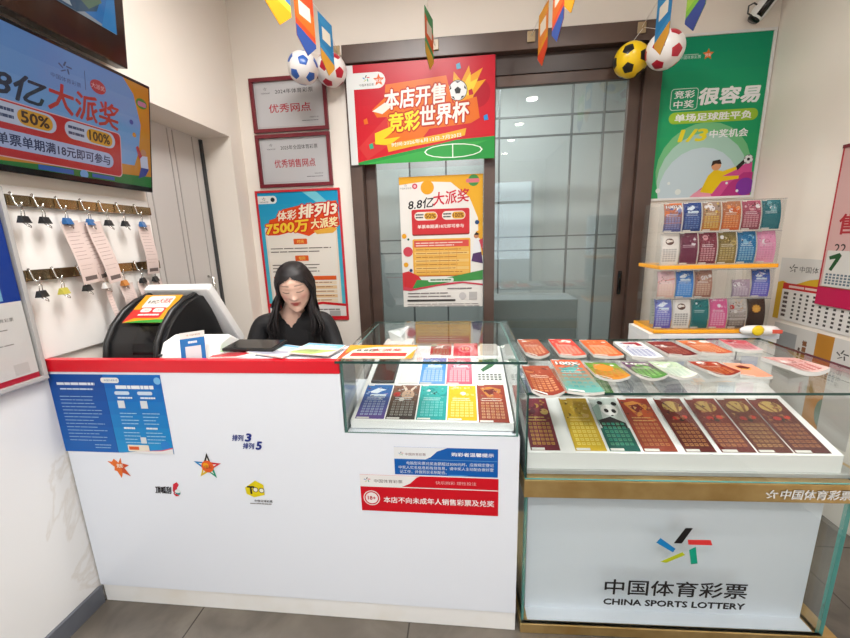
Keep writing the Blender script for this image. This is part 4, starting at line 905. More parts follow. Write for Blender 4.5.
# white ticket strip leaning at the left of the lowest tier
o = Sheet(.07, .13, 50, '#e4e8e0').lines(5, 45, [10, 20, 30, 40, 50, 60], 2, '#8ca08c').build('scratch_ticket', M_PAPER, None, .004); tag(o, 'pale green striped ticket slanting behind the lilac one at lower left', 'ticket', 'tickets in the acrylic rack'); frame_to(o, (RX+.045, RY+.045, RZ+.101), (.9, -.3, .0), (-.03, .12, 1))
# packet in front of the rack
t = thing('candy_packet', 'white and yellow wrapped packet lying by the rack lower right corner', 'packet', (2.865, .835, .8635), (0, 0, -.1))
b = MB(); n = 14
pts = []
for i in range(n+1):
    u = -1+2*i/n; w_ = .022*max(.12, (1-abs(u)**4)); 
    pts.append((u*.085, .006+.022*max(.1, 1-abs(u)**6), w_))
vs = []; fs = []
for x, z, w_ in pts:
    for j in range(8): q = 2*PI*j/8; vs.append((x, w_*1.2*math.cos(q), .02+z*math.sin(q)*.9))
for i in range(n):
    for j in range(8): fs.append((i*8+j, i*8+(j+1) % 8, (i+1)*8+(j+1) % 8, (i+1)*8+j))
b.add(vs, fs); b.build('wrapper', mat('white_wrapper', '#e6e4e2', .3), t, True)
b = MB(); b.lathe([(.005, -.004), (.02, -.003), (.026, .0), (.02, .003), (.005, .004)], 16); o = b.build('yellow_picture', mat('yellow_print', '#e8c81c', .35), t, True); frame_to(o, (-.02, -.025, .024), *BACKW)
b = MB(); b.box(.04, .08, -.0285, -.018, .012, .03); b.build('red_picture', mat('red_print', '#d0503c', .4), t, bevel=.003)

# ------------------------------------------------------------------ right wall papers
def on_right(o, y, z, dx=.003): return frame_to(o, (XR-dx, y, z), *RIGHTW)
s = Sheet(.47, .33, 100, '#e9e6e1'); U = s.uh
s.poly([(0, 24), (0, U), (100, U), (100, 20), (80, 26), (60, 18), (40, 22), (20, 30)], '#e0b32a'); s.poly([(0, 0), (100, 0), (100, 10), (70, 24), (40, 16), (0, 28)], '#e9e6e1')
s.logo(18, 11, 11, ['#555555']*5); s.text('中国体育彩票', 26, 11.5, 6.5, '#555555', w=46)
s.rect(8, 28, 100, U, '#f1eeea'); s.rect(8, 28, 100, 35, '#cc2a2c'); s.lines(16, 90, [31.5], 2.4, '#f0d0c8', .1); s.up()
for j in range(7):
    for i in range(9): s.geo([(24+i*8, 38+j*4.4), (24+i*8, 40.4+j*4.4), (27+i*8, 40.4+j*4.4), (27+i*8, 38+j*4.4)], [(0, 1, 2, 3)], '#4a4644')
s.lines(11, 17, [39.5+j*5 for j in range(6)], 3, '#4a3a36', .1)
o = s.build('wall_calendar', M_GLOSSY); tag(o, 'white and yellow calendar sheet with red header on the right wall', 'calendar'); on_right(o, .921, 1.046)
t = thing('wall_calendar', 'red bordered hanging calendar with green figure at right edge of photo', 'calendar'); on_right(t, .708, 1.36, .012)
s = Sheet(.4, .72, 100, '#c8323e'); U = s.uh
s.rect(2, 0, 98, U-22, '#dfb4b0'); s.poly([(20, 60), (80, 30), (98, 60), (98, 90), (40, 100)], '#d89a98'); s.text('售', 12, 86, 22, '#b8303a', bold=.03); s.text('22', 12, 113, 10, '#3a3432', bold=.01); s.rect(0, U-20, 100, U, '#cc2458')
s.poly([(x, U-20-(2 if i % 2 else 0)) for i, x in enumerate(range(0, 101, 5))]+[(100, U-16), (0, U-16)], '#cc2458')
s.build('sheet', M_GLOSSY, t)
s = Sheet(.3, .165, 100, '#e4e2dc'); s.poly([(4, 9), (20, 3), (24, 7), (20, 16), (12, 31), (7, 29), (15, 12), (6, 14)], '#2c5a34'); s.up()
for j in range(4):
    for i in range(8): s.geo([(4+i*6, 35+j*4.5), (4+i*6, 38+j*4.5), (8+i*6, 38+j*4.5), (8+i*6, 35+j*4.5)], [(0, 1, 2, 3)], '#6a7a86')
o = s.build('number_block', M_PAPER, t, .006); o.location = (-.025, -.185, .0065)
box('hanging_bar', -.2, .2, .35, .365, -.008, .004, M_MAROON, t)
s = Sheet(.50, .50, 100, '#dedbd6'); U = s.uh
s.rect(4, 8, 30, 44, '#a7aaac'); s.lines(6, 28, [50, 55], 1, '#a09a94'); s.text('优', 40, 14, 6, '#4a3a34', al='c'); s.up()
for i in range(5): s.rect(33.5, 20+i*5, 36, 23.5+i*5, '#5a4a44'); s.rect(38, 12+i*6, 42.5, 17+i*6, '#8a5a3a')
s.rect(52, 0, 70, U, '#c98a34'); s.circ(72, 76, 14, '#d08a2c', 24); s.circ(72, 76, 8, '#6a8a78', 15); s.rect(70, 0, 100, 50, '#e6e3de'); s.rect(70, 50, 100, U, '#cfcac4')
s.logo(80, 14, 12, ['#555555']*5)
for i, ch in enumerate('中国体彩'): s.text(ch, 80, 25+i*6, 4.6, '#5a5654', al='c')
o = s.build('notice_board', M_GLOSSY, None, .01); tag(o, 'white notice board with orange stripe low on the right wall', 'notice board'); on_right(o, .885, .61, .0005)

# ------------------------------------------------------------------ footballs, bunting, security camera
def ray_at(px, py, y):
    d = fw+rt*((px-425)/F_PX)-upv*((py-319)/F_PX); c = Vector((1.4352, -1.1005, 1.3665)); return c+d*((y-c.y)/d.y)
def football(c, r, col, pent, lab, anchor, rot):
    t = thing('football_ornament', lab, 'ball', c, group='hanging football ornaments')
    bm = bmesh.new(); bmesh.ops.create_icosphere(bm, subdivisions=1, radius=1)
    bmesh.ops.bevel(bm, geom=list(bm.verts), offset=33.3, offset_type='PERCENT', segments=1, affect='VERTICES', profile=.5)
    for f in bm.faces: f.material_index = 1 if len(f.verts) == 5 else 0
    sm = bm.faces[:]
    bmesh.ops.poke(bm, faces=bm.faces[:])
    bmesh.ops.subdivide_edges(bm, edges=bm.edges[:], cuts=3, use_grid_fill=True)
    R = Euler(rot).to_matrix()
    for v in bm.verts: v.co = R @ (v.co.normalized()*r)
    for f in bm.faces: f.smooth = True
    me = bpy.data.meshes.new('ball'); bm.to_mesh(me); bm.free(); me.materials.append(col); me.materials.append(pent)
    o = bpy.data.objects.new('ball', me); COL.objects.link(o); o.parent = t
    a = Vector(anchor)-Vector(c); MB().tube([a, (a*.6+Vector((0, 0, r*.4))), (0, 0, r*.98)], .0012, 5).build('string', mat('white_string', '#e8e4de', .7), t)
M_BW = mat('ball_white', '#eeebe8', .28); M_BY = mat('ball_yellow', '#f0c81a', .28)
football(tuple(ray_at(303, 68, 1.21)), .084, M_BW, mat('ball_blue', '#1f5cb4', .3), 'white football with blue patches hanging left of the door', (.69, 1.41, 2.465), (.3, .2, .1))
football(tuple(ray_at(331, 70, 1.34)), .090, M_BW, mat('ball_red', '#b81c34', .3), 'white football with red patches hanging at door left top corner', (.69, 1.41, 2.465), (.9, .1, .7))
football(tuple(ray_at(631, 60, 1.335)), .088, M_BY, mat('ball_black', '#1c1a1a', .3), 'yellow football with black patches hanging at door right top corner', (2.43, 1.37, 2.465), (.5, .3, .2))
football(tuple(ray_at(665, 50, 1.20)), .090, M_BW, mat('ball_red'), 'white football with red patches beside the yellow football', (2.43, 1.37, 2.465), (.2, .5, .9))

flag_cols = {'y': ('#f0d040', '#4a78b8', '#e8a020'), 'r': ('#e8542c', '#e8742c', '#3a5aa8'), 'b': ('#3a94cc', '#2f86c0', '#e8a83c'), 'g': ('#7ab43c', '#9cc448', '#3a4a8c'), 'o': ('#e8a02c', '#e88a3c', '#d84a2c'), 'm': ('#4aa060', '#e8622c', '#e8b43c')}
def flag(P, k, lab, dirx, w_=.14, h=.26):
    a, b_, c = flag_cols[k]
    s = Sheet(w_, h, 50, a); U = s.uh
    t = thing('pennant_flag', lab, 'flag', P, group='pennant flags on the strings')
    v = [(-w_/2, 0, 0), (w_/2, 0, 0), (w_/2, -h*.78, 0), (0, -h, 0), (-w_/2, -h*.78, 0)]
    parts = [(v, a), ([(-w_/2, -h*.12, .0004), (-w_/2, -h*.5, .0004), (w_/2, -h*.62, .0004), (w_/2, -h*.3, .0004)], b_), ([(-w_/2, -h*.6, .0006), (-w_/2, -h*.78, .0006), (0, -h, .0006), (w_/2, -h*.78, .0006), (w_/2, -h*.72, .0006)], c),
             ([(-w_*.3, -h*.2, .0008), (-w_*.3, -h*.42, .0008), (w_*.3, -h*.42, .0008), (w_*.3, -h*.2, .0008)], '#f2ead8')]
    vs = []; fs = []; col = []
    for sgn in (1, -1):
        for p, cc in parts:
            o = len(vs); vs += [(x, y, (z+.0006)*sgn) for x, y, z in p]; fs.append(tuple(range(o, o+len(p)))); col.append(rgb(cc))
        me = bpy.data.meshes.new('cloth'); me.from_pydata(vs, [], fs); at = me.color_attributes.new('Col', 'FLOAT_COLOR', 'CORNER'); aa = []
    for p, cc in zip(me.polygons, col): aa += [cc[0]*PAPER, cc[1]*PAPER, cc[2]*PAPER, 1]*p.loop_total
    at.data.foreach_set('color', aa); me.materials.append(M_PAPER); o = bpy.data.objects.new('cloth', me); COL.objects.link(o); o.parent = t
    frame_to(t, P, (dirx, 1, 0), (0, 0, 1))
def bunting(anchor, flags, lab, dirx):
    pts = [Vector(anchor)]
    for px, py, y, k, fl, *rest in flags:
        h = .26; B = ray_at(px, py, y); P = B+Vector((0, 0, h)); pts.append(P+Vector((0, 0, .002))); flag(P, k, fl, rest[0] if rest else dirx)
    d = (pts[-1]-pts[0]); e = pts[-1]+Vector((d.x*.7, -1.6, 0)); e.z = ZC-.005; pts.append(e)
    t = thing('bunting_string', lab, 'string', anchor, group='strings holding the pennants')
    MB().tube([p-pts[0] for p in pts], .0015, 5).build('cord', mat('white_string'), t)
    b = MB(); b.box(-.022, .022, -.004, .004, -.03, .025); b.build('adhesive_hook', mat('clear_gold_hook', '#a08a68', .3), t, bevel=.003)
by = 1.370
bunting((.695, by, 2.475), [(329, 76, 1.02, 'b', 'blue pennant with orange tip hanging nearest the door left corner', .16), (308, 56, .80, 'r', 'orange red pennant hanging left of the blue one', .26), (280, 25, .58, 'y', 'yellow pennant hanging at upper left of the award plaques', .36)], 'white string of pennants fixed at the left end of the door beam', -.3)
bunting((1.281, by, 2.465), [(430, 70, 1.08, 'm', 'thin looking orange and green pennant above the red banner', .22)], 'white string of pennants fixed above the red banner', -.05)
bunting((1.827, by, 2.467), [(542, 66, 1.12, 'o', 'yellow orange pennant above the right glass pane', -.14), (557, 42, .82, 'r', 'red and orange pennant right of the yellow orange one', -.12), (571, 13, .55, 'y', 'yellow pennant at photo top, rightmost of the middle string', -.12)], 'white string of pennants fixed at the middle of the door beam', .12)
bunting((2.42, by, 2.467), [(660, 55, .93, 'b', 'blue pennant hanging in front of the red and white football', .02), (693, 31, .70, 'g', 'green pennant hanging above the green poster', .02)], 'white string of pennants fixed at the right end of the door beam', .3)

t = thing('security_camera', 'black and white security camera high in the right back corner', 'camera', (3.04, 1.38, 2.53))
b = MB(); b.M = Matrix.Rotation(.55, 4, 'Y') @ Matrix.Rotation(.25, 4, 'X'); b.lathe([(.001, -.075), (.03, -.072), (.036, -.055), (.036, .07), (.03, .08), (.001, .08)], 20); b.build('housing', M_WPLAS, t, True)
b = MB(); b.M = Matrix.Rotation(.55, 4, 'Y') @ Matrix.Rotation(.25, 4, 'X'); b.box(-.014, .016, -.0395, -.02, -.06, .08); b.lathe([(.001, -.082), (.026, -.08), (.031, -.07), (.031, -.058)], 20); b.build('lens_cover', M_BLACKS, t, True)
MB().tube([(-.02, .0, -.01), (-.055, .0, .012), (-.08, .0, 0), (-.08, 0, -.035), (-.055, 0, -.05), (-.03, .02, -.03), (-.02, .045, -.02)], .004, 8).build('cable', M_DGREY, t, True)
MB().lathe([(.02, 0), (.02, .03)], 16).build('wall_mount', M_WPLAS, t).matrix_basis = Matrix.Translation((0, .056, 0)) @ Matrix.Rotation(PI/2, 4, 'X')

# ------------------------------------------------------------------ seated woman
PX, PY, PYAW = .588, .63, .27
Pm = Matrix.Translation((PX, PY, 0)) @ Matrix.Rotation(PYAW, 4, 'Z')
HC = Vector((.043, 0, 1.166)); HP = .43
Hm = Matrix.Translation(HC) @ Matrix.Rotation(-.05, 4, 'Y') @ Matrix.Rotation(HP, 4, 'X'); Hi = Hm.inverted()
def evaluated(o):
    dg = ctx.evaluated_depsgraph_get(); dg.update(); me = bpy.data.meshes.new_from_object(o.evaluated_get(dg)); return me
# head surface
zs_ = [-.114, -.108, -.098, -.085, -.06, -.03, 0, .03, .06, .085, .100, .108, .111]
w_s = [.006, .024, .038, .050, .0625, .070, .0735, .074, .070, .057, .038, .020, .004]
f_s = [.060, .074, .080, .081, .082, .085, .088, .090, .084, .066, .045, .024, .004]
b_s = [-.045, -.04, -.02, .0, .035, .068, .088, .095, .090, .070, .045, .024, .004]
def gs(v, c, s_): return math.exp(-((v-c)/s_)**2)
def head_disp(x, z):
    ax = abs(x); d = 0
    d += .018*gs(x, 0, .0105)*gs(z, -.02, .011) + .008*gs(x, 0, .0095)*gs(z, -.002, .018) + .006*gs(ax, .011, .007)*gs(z, -.023, .008)
    d -= .0065*gs(ax, .031, .017)*gs(z, .020, .010)
    d += .0075*gs(ax, .031, .0125)*gs(z, .017, .009)
    d += .003*gs(ax, .03, .02)*gs(z, .037, .008)
    d += .0065*gs(x, 0, .019)*gs(z, -.0475, .0055) + .0078*gs(x, 0, .016)*gs(z, -.0585, .006) - .0035*gs(x, 0, .02)*gs(z, -.053, .002)
    d += .006*gs(x, 0, .019)*gs(z, -.094, .013) + .004*gs(ax, .043, .018)*gs(z, -.012, .02) - .003*gs(x, 0, .006)*gs(z, -.038, .006)
    return d
NA, NZ = 96, 100
hv = []; hf = []
for i in range(NZ):
    z = -.114+.225*i/(NZ-1)
    w_ = float(np.interp(z, zs_, w_s)); f_ = float(np.interp(z, zs_, f_s)); b_ = float(np.interp(z, zs_, b_s))
    for j in range(NA):
        q = 2*PI*j/NA; cx, cy = math.cos(q), math.sin(q)
        x = w_*math.copysign(abs(cx)**.9, cx)
        if cy < 0: y = -f_*(abs(cy)**.85); y -= head_disp(x, z)*min(1, abs(cy)*1.6)
        else: y = b_*(cy**.9)
        if b_ < 0 and cy >= 0: y = b_*(1-0.0)*cy
        hv.append(tuple(Hm @ Vector((x, y, z))))
for i in range(NZ-1):
    for j in range(NA): hf.append((i*NA+j, i*NA+(j+1) % NA, (i+1)*NA+(j+1) % NA, (i+1)*NA+j))
hf += [tuple(range(NA))[::-1], tuple(range((NZ-1)*NA, NZ*NA))]
# skeleton (vertex, radius)
SK = []; SE = []
def jnt(p, r, parent=None):
    SK.append((p, r)); i = len(SK)-1
    if parent is not None: SE.append((parent, i))
    return i
pel = jnt((0, .13, .53), (.145, .105)); wst = jnt((0, .13, .68), (.115, .085), pel); rib = jnt((0, .125, .82), (.13, .095), wst); chs = jnt((0, .12, .925), (.125, .085), rib); nb = jnt((0, .105, 1.005), (.058, .055), chs); nk = jnt((.014, .075, 1.055), (.047, .049), nb); jnt((.032, .045, 1.115), (.045, .05), nk)
for sx in (-1, 1):
    sh = jnt((sx*.155, .115, .972), (.05, .05), chs); ua = jnt((sx*.19, .09, .86), (.043, .045), sh); el = jnt((sx*.215, .05, .765+.03), (.036, .038), ua); fa = jnt((sx*.165, -.06, .785), (.032, .031), el); wr = jnt((sx*.11, -.15, .777), (.021, .019), fa)
    pa = jnt((sx*.095, -.195, .775), (.030, .014), wr)
    hip = jnt((sx*.085, .10, .52), (.085, .08), pel); kn = jnt((sx*.10, -.26, .50), (.058, .058), hip); ca = jnt((sx*.10, -.24, .30), (.05, .052), kn); an = jnt((sx*.10, -.22, .085), (.035, .036), ca); jnt((sx*.105, -.33, .04), (.034, .027), an)
def skin_obj(SK, SE, root, sub=2):
    me = bpy.data.meshes.new('skel'); me.from_pydata([p for p, r in SK], SE, []); o = bpy.data.objects.new('skel', me); COL.objects.link(o)
    md = o.modifiers.new('s', 'SKIN'); md.use_smooth_shade = True
    for i, (p, r) in enumerate(SK): me.skin_vertices[0].data[i].radius = r; me.skin_vertices[0].data[i].use_root = (i == root)
    sd = o.modifiers.new('u', 'SUBSURF'); sd.levels = sub; sd.render_levels = sub
    m_ = evaluated(o); bpy.data.objects.remove(o); return m_
allv = list(hv); allf = list(hf)
def addmesh(m_):
    o = len(allv); allv.extend(tuple(v.co) for v in m_.vertices); allf.extend(tuple(i+o for i in p.vertices) for p in m_.polygons)
addmesh(skin_obj(SK, SE, 0))
for sx in (-1, 1):
    P0 = Vector((sx*.098, -.195, .775)); fwd = Vector((-sx*.3, -1, 0)).normalized(); sd_ = Vector((1, -sx*.3*-1*0, 0)); side = fwd.cross(Vector((0, 0, 1))).normalized()
    for k, (off, ln) in enumerate(((-.024, .062), (-.008, .072), (.008, .075), (.024, .066))):
        o_ = side*off; b0 = P0+o_
        addmesh(skin_obj([(tuple(b0), (.009, .008)), (tuple(b0+fwd*.042+Vector((0, 0, .004))), (.0088, .008)), (tuple(b0+fwd*(.042+ln*.45)+Vector((0, 0, .0))), (.0082, .0076)), (tuple(b0+fwd*(.042+ln*.95)+Vector((0, 0, -.014))), (.007, .0066))], [(0, 1), (1, 2), (2, 3)], 0, 1))
    b0 = P0+fwd*-.005; inn = side*(-sx*-1)*0+Vector((-sx, 0, 0))
    addmesh(skin_obj([(tuple(b0+inn*.01), (.011, .009)), (tuple(b0+inn*.036+fwd*.02), (.010, .009)), (tuple(b0+inn*.044+fwd*.05+Vector((0, 0, -.006))), (.008, .0075))], [(0, 1), (1, 2)], 0, 1))
# ears
for sx in (-1, 1):
    e = MB(); e.M = Hm @ Matrix.Translation((sx*.071, .012, -.002)) @ Matrix.Rotation(sx*.35, 4, 'Z')
    e.lathe([(.001, -.030), (.012, -.026), (.016, -.01), (.019, .012), (.014, .026), (.001, .030)], 12); o = len(allv); allv += [tuple(v) for v in e.v]; allf += [tuple(i+o for i in f) for f in e.f]
me = bpy.data.meshes.new('body'); me.from_pydata(allv, [], allf); bo = bpy.data.objects.new('body', me); COL.objects.link(bo)
rm = bo.modifiers.new('r', 'REMESH'); rm.mode = 'VOXEL'; rm.voxel_size = .0028; rm.use_smooth_shade = True
sm_ = bo.modifiers.new('sm', 'SMOOTH'); sm_.factor = .5; sm_.iterations = 3
bm_ = evaluated(bo); bpy.data.objects.remove(bo)
N = len(bm_.vertices); co = np.empty(N*3); bm_.vertices.foreach_get('co', co); co = co.reshape(-1, 3)
nrm = np.empty(N*3); bm_.vertex_normals.foreach_get('vector', nrm); nrm = nrm.reshape(-1, 3)
Hn = np.array(Hi); hl = co @ Hn[:3, :3].T + Hn[:3, 3]           # head-local coordinates
# skin colours of the face by place on the face
skin = np.array(rgb('#e6bda8')); col = np.tile(skin, (N, 1))
x, y, z = hl.T; ax = np.abs(x); face = (y < -.03) & (z > -.12) & (z < .1)
def blend(mask, c, a): 
    m = (mask*a)[:, None]; return col*(1-m)+np.array(rgb(c))*m
g = lambda v, c, s: np.exp(-((v-c)/s)**2)
col = blend(face*g(ax, .043, .018)*g(z, -.018, .018), '#d88a80', .5)
lipu = face*g(x, 0, .0165)**.5*g(z, -.0485+.10*(ax**1.3)*(-.5), .0042); lipl = face*(ax < .026)*g(ax, 0, .0155)*g(z, -.0580, .0058)
col = blend(np.clip(lipu*1.5, 0, 1)*(ax < .024), '#a8403c', .95); col = blend(np.clip(lipl*1.5, 0, 1), '#b2463f', .95)
col = blend(face*(ax < .023)*g(z, -.0530, .0014), '#6a2a2a', .9)
brz = .0435+.0030*np.sin((ax-.010)/.042*PI)-.0035*np.clip((ax-.012)/.04, 0, 1)
col = blend(face*np.clip((ax-.009)/.006, 0, 1)*np.clip((.054-ax)/.012, 0, 1)*g(z, brz, .0034-.0014*np.clip((ax-.02)/.03, 0, 1)), '#3c2a25', .85)
lz = .0100+5.5*(ax-.031)**2-.03*(ax-.031)
col = blend(face*np.clip((ax-.013)/.005, 0, 1)*np.clip((.050-ax)/.005, 0, 1)*g(z, lz, .0021), '#241614', 1)
col = blend(face*g(ax, .031, .014)*g(z, .027, .0035), '#b98a78', .45)
col = blend(face*g(ax, .0065, .003)*g(z, -.030, .0025), '#8a5448', .7)
col = np.clip(col, 0, 1)
at = bm_.color_attributes.new('Col', 'FLOAT_COLOR', 'POINT'); at.data.foreach_set('color', np.c_[col, np.ones(N)].ravel())
bm_.materials.clear(); skm = print_mat('skin', .5, spec=.35); bm_.materials.append(skm)
skm.node_tree.nodes['Principled BSDF'].inputs['Subsurface Weight'].default_value = .0
woman = thing('person', 'seated woman in black blouse with long dark hair looking down behind the counter', 'person')
woman.matrix_world = Pm; woman.matrix_basis = Pm
bm_.polygons.foreach_set('use_smooth', [True]*len(bm_.polygons))
body = bpy.data.objects.new('body', bm_); COL.objects.link(body); body.parent = woman
X, Y, Z = co.T; faces = [tuple(p.vertices) for p in bm_.polygons]
def shell(name, keep, off, m, th_=.0):
    idx = -np.ones(N, int); fs = [f for f in faces if all(keep[i] for i in f)]; used = sorted({i for f in fs for i in f}); idx[used] = np.arange(len(used))
    o_ = off if np.ndim(off) else np.full(N, off)
    me = bpy.data.meshes.new(name); me.from_pydata([tuple(co[i]+nrm[i]*o_[i]) for i in used], [], [tuple(int(idx[i]) for i in f) for f in fs]); me.materials.append(m)
    me.polygons.foreach_set('use_smooth', [True]*len(me.polygons)); o = bpy.data.objects.new(name, me); COL.objects.link(o); o.parent = woman
    if th_: sm = o.modifiers.new('t', 'SOLIDIFY'); sm.thickness = th_; sm.offset = -1
    return o
neckz = np.where(Y < .10, .948+1.25*np.abs(X)+.006*np.abs(np.sin(X*160)), 1.03-.0*X)
neckz = np.minimum(neckz, 1.035)
hand = (Y < -.135) & (Z > .74)
shell('blouse', (Z < neckz) & (Z > .49) & ~hand & ~((Y < -.02) & (Z < .60)) & (np.abs(hl[:, 2]+0) < 9) & ~((hl[:, 2] > -.115) & (hl[:, 1] < .05) & (np.abs(X) < .08) & (Z > 1.03)), .007, mat('black_blouse', '#121114', .7, bump=(260, .25)), .004)
shell('trousers', (Z < .60) & (Z > .09) & ~((Z > .56) & (Y > .02)), .006, mat('dark_trousers', '#1e1f24', .8), .003)
shell('shoe', (Z < .075), .007, M_BLACK, .003)
# hair
hm = mat('dark_hair', '#0e0b0b', .52, noise=(40, '#1b1315', .35, .7), spec=.4)
sc_ = (hl[:, 1]+.018)+(hl[:, 2]-.05)*1.25
scalp = ((sc_ > -.026-.62*np.abs(hl[:, 0])+.010*np.exp(-(hl[:, 0]/.007)**2)) | ((hl[:, 1] > .012) & (hl[:, 2] > -.09))) & (hl[:, 2] > -.1) & (Z > 1.06)
shell('hair_cap', scalp, .006, hm)
hb = MB(); rr = random.Random(5)
def hp(p): return Hm @ Vector(p)
def surf(dirv, off=.008):
    """point on the head, by direction in head space"""
    d = Vector(dirv).normalized(); k = 1/math.sqrt((d.x/.0735)**2+(d.y/.093)**2+(d.z/.109)**2); return d*(k+off)
for sx in (-1, 1):
    for i in range(46):
        t_ = i/45+rr.uniform(-.01, .01); a = math.radians(42+95*t_)         # elevation along the parting, front to back
        st = surf((sx*.035*1.0/.9*.05, -math.cos(a)*.093, math.sin(a)*.109), .0035)
        yb = -.062+.15*t_                                              # where it crosses the temple / ear
        lev = .02 if t_ < .3 else 0
        m1 = surf((sx*.048, st.y*.92-.002, st.z*.85+.004), .0065+.002*rr.random()); m2 = surf((sx*.075, yb, .03), .008+.003*rr.random()); m3 = surf((sx*.075, yb*.75+.008, -.035), .012+.004*rr.random())
        P = [hp(st), hp(m1), hp(m2), hp(m3)]
        e = P[-1]; dx = rr.uniform(-.014, .02)+.012*t_; yf = e.y*.3+rr.uniform(-.03, .02)-.01 if t_ < .62 else e.y+.02
        z1, z2, z3 = 1.06, 1.0, rr.uniform(.90, .95)
        if t_ < .62:
            P += [Vector((.03+sx*(.080+dx*.5), (e.y+yf)/2, z1)), Vector((.03+sx*(.092+dx), yf+.004, z2)), Vector((.03+sx*(.094+dx*1.5), yf-.004, (z2+z3)/2)), Vector((.03+sx*(.088+dx*1.3), yf-.006, z3))]
        else:
            P += [Vector((.02+sx*(.075+dx), e.y+.01, z1)), Vector((.02+sx*(.085+dx*.6), .17+.02*rr.random(), z2)), Vector((.02+sx*(.08+dx), .215, .93)), Vector((sx*(.07+dx), .225, .87))]
        # smooth
        Q = []
        for u in range(len(P)-1):
            a0, a1, a2, a3 = P[max(u-1, 0)], P[u], P[u+1], P[min(u+2, len(P)-1)]
            for v in range(5):
                s_ = v/5; Q.append(.5*((2*a1)+(a2-a0)*s_+(2*a0-5*a1+4*a2-a3)*s_*s_+(3*a1-a0-3*a2+a3)*s_**3))
        Q.append(P[-1]); n_ = len(Q)
        hb.tube(Q, [max(.0015, .0085*min(1, .22+u/9)*(1 if u < n_*.6 else max(.15, 1-(u-n_*.6)/(n_*.42)))) for u in range(n_)], 6)
for i in range(26):   # back of the head
    a = -1.2+2.4*i/25; st = hp(surf((.3*math.sin(a), .35, 1), .0)); m1 = hp(surf((math.sin(a)*.07, .075, .06), .01)); m2 = hp(surf((math.sin(a)*.075, .09*math.cos(a)+.01, -.02), .014)); e = Vector((.03+math.sin(a)*.085, .15+.02*math.cos(a), 1.03))
    hb.tube([st, m1, m2, e, Vector((.012+math.sin(a)*.10, .21, .96)), Vector((.01+math.sin(a)*.095, .235, .86))], [.003, .010, .013, .013, .012, .003], 6)
hb.build('hair', hm, woman, True)

# her chair
t = thing('office_chair', 'black swivel office chair under the seated woman', 'chair'); t.matrix_world = Pm; t.matrix_basis = Pm
MB().box(-.23, .23, -.12, .31, .385, .432).build('seat', M_DGREY, t, bevel=.015)
MB().box(-.2, .2, .325, .365, .55, .86).build('backrest', M_DGREY, t, bevel=.015); MB().tube([(0, .25, .37), (0, .36, .40), (0, .375, .6)], .018).build('back_bar', M_BLACK, t, True)
MB().lathe([(.03, .08), (.03, .384)], 14, c=(0, .1, 0)).build('gas_column', M_CHROME, t)
for k in range(5):
    a = 2*PI*k/5+.3; leg = MB().tube([(0, .1, .095), (.24*math.cos(a), .1+.24*math.sin(a), .065)], .016).build('leg', M_BLACK, t, True); MB().lathe([(.01, 0), (.022, .006), (.022, .04), (.01, .048)], 12, c=(.24*math.cos(a), .1+.24*math.sin(a), .001)).build('caster', M_DGREY, leg)

# ------------------------------------------------------------------ lights
disc = mat('downlight_disc', '#ffffff', .5, emit=('#fff3e2', 14))
for lx in (.72, 2.23):
    for ly in (.2, -.84, -1.85, -2.75, -3.75):
        t = thing('downlight', 'round recessed ceiling downlight', 'ceiling light', (lx, ly, ZC), group='ceiling downlights')
        MB().lathe([(.062, -.004), (.072, -.006), (.075, -.001), (.062, -.001)], 24).build('trim_ring', M_WPLAS, t)
        MB().lathe([(.001, -.009), (.061, -.009), (.061, -.0015), (.001, -.0015)], 24).build('diffuser', disc, t)
        l = bpy.data.lights.new('downlight_lamp', 'AREA'); l.shape = 'DISK'; l.size = .12; l.energy = 12; l.color = (1, .98, .955); l.spread = 2.6
        o = bpy.data.objects.new('downlight_lamp', l); COL.objects.link(o); o.parent = t; o.location = (0, 0, -.014)
panel = mat('fill_panel_glow', '#ffffff', .5, emit=('#fff8ee', 3))
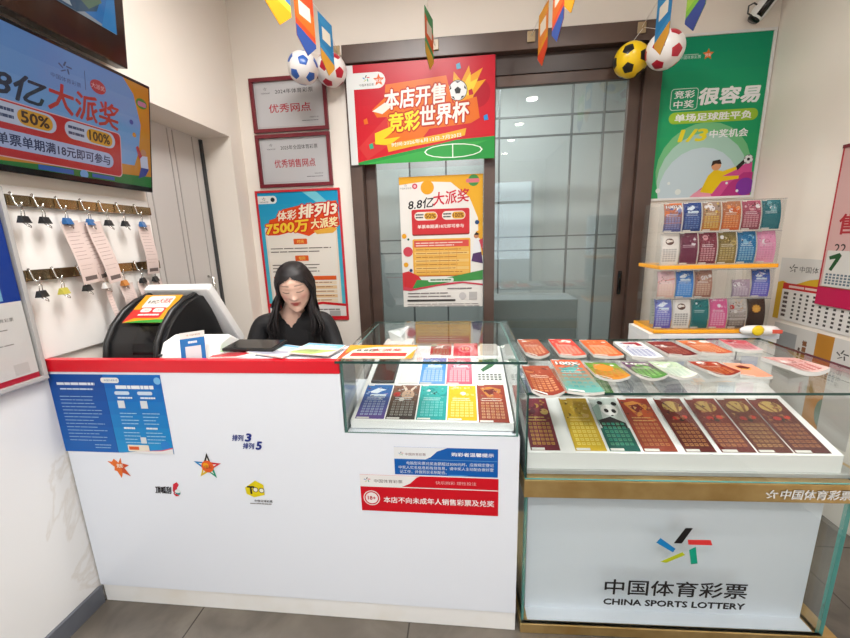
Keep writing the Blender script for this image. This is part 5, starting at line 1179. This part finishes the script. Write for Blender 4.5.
for ly in (.15, -1.9):  # glowing panels and lamps added to brighten the back wall, not known fixtures
    t = thing('added_fill_panel', 'added square fill panel on the ceiling that brightens the back wall', 'ceiling light', (1.15, ly, ZC), group='added ceiling fill panels')
    border(.62, .62, .012, .006, M_WPLAS, t).matrix_basis = Matrix.Translation((0, 0, -.003)); MB().box(-.298, .298, -.298, .298, -.004, -.001).build('diffuser', panel, t)
    l = bpy.data.lights.new('fill_panel_lamp', 'AREA'); l.shape = 'SQUARE'; l.size = .58; l.energy = 46; l.color = (1, .985, .965)
    o = bpy.data.objects.new('fill_panel_lamp', l); COL.objects.link(o); o.parent = t; o.location = (0, 0, -.009)
# added fill lamps brightening the space behind the glass door, no fixture known there
for dx, dl in ((1.9, 'added lamp brightening the space behind the right leaf of the glass door'), (.95, 'added lamp brightening the space behind the left leaf of the glass door')):
    t = thing('downlight', dl, 'ceiling light', (dx, 2.1, ZC))
    MB().lathe([(.001, -.003), (.08, -.003), (.08, -.0015), (.001, -.0015)], 24).build('diffuser', disc, t)
    l = bpy.data.lights.new('downlight_lamp', 'AREA'); l.shape = 'DISK'; l.size = .14; l.energy = 36; l.color = (.95, .98, 1); o = bpy.data.objects.new('downlight_lamp', l); COL.objects.link(o); o.parent = t; o.location = (0, 0, -.008)
struct(box('ceiling_rear', .2, 3.4, D+.1, 3.0, ZC-.0005, ZC-.0002, mat('ceiling_paint')))
# daylight
wd = bpy.data.worlds.new('sky'); SC.world = wd; wd.use_nodes = True
bg = wd.node_tree.nodes['Background']; bg.inputs['Color'].default_value = (.80, .90, 1, 1); bg.inputs['Strength'].default_value = 3.8
l = bpy.data.lights.new('window_portal', 'AREA'); l.shape = 'RECTANGLE'; l.size = 2.7; l.size_y = 2.4; l.cycles.is_portal = True
o = bpy.data.objects.new('window_portal', l); COL.objects.link(o); o.location = (1.6, YF-.12, 1.3); o.rotation_euler = (PI/2, 0, 0)
SC.view_settings.view_transform = 'Standard'; SC.view_settings.look = 'None'; SC.view_settings.gamma = 1; SC.view_settings.use_curve_mapping = False
SC.view_settings.exposure = -0.5
SC.cycles.use_denoising = True
SC.cycles.max_bounces = 10; SC.cycles.transparent_max_bounces = 24; SC.cycles.glossy_bounces = 5; SC.cycles.diffuse_bounces = 5; SC.cycles.caustics_reflective = False; SC.cycles.caustics_refractive = False
SC.cycles.sample_clamp_indirect = 6
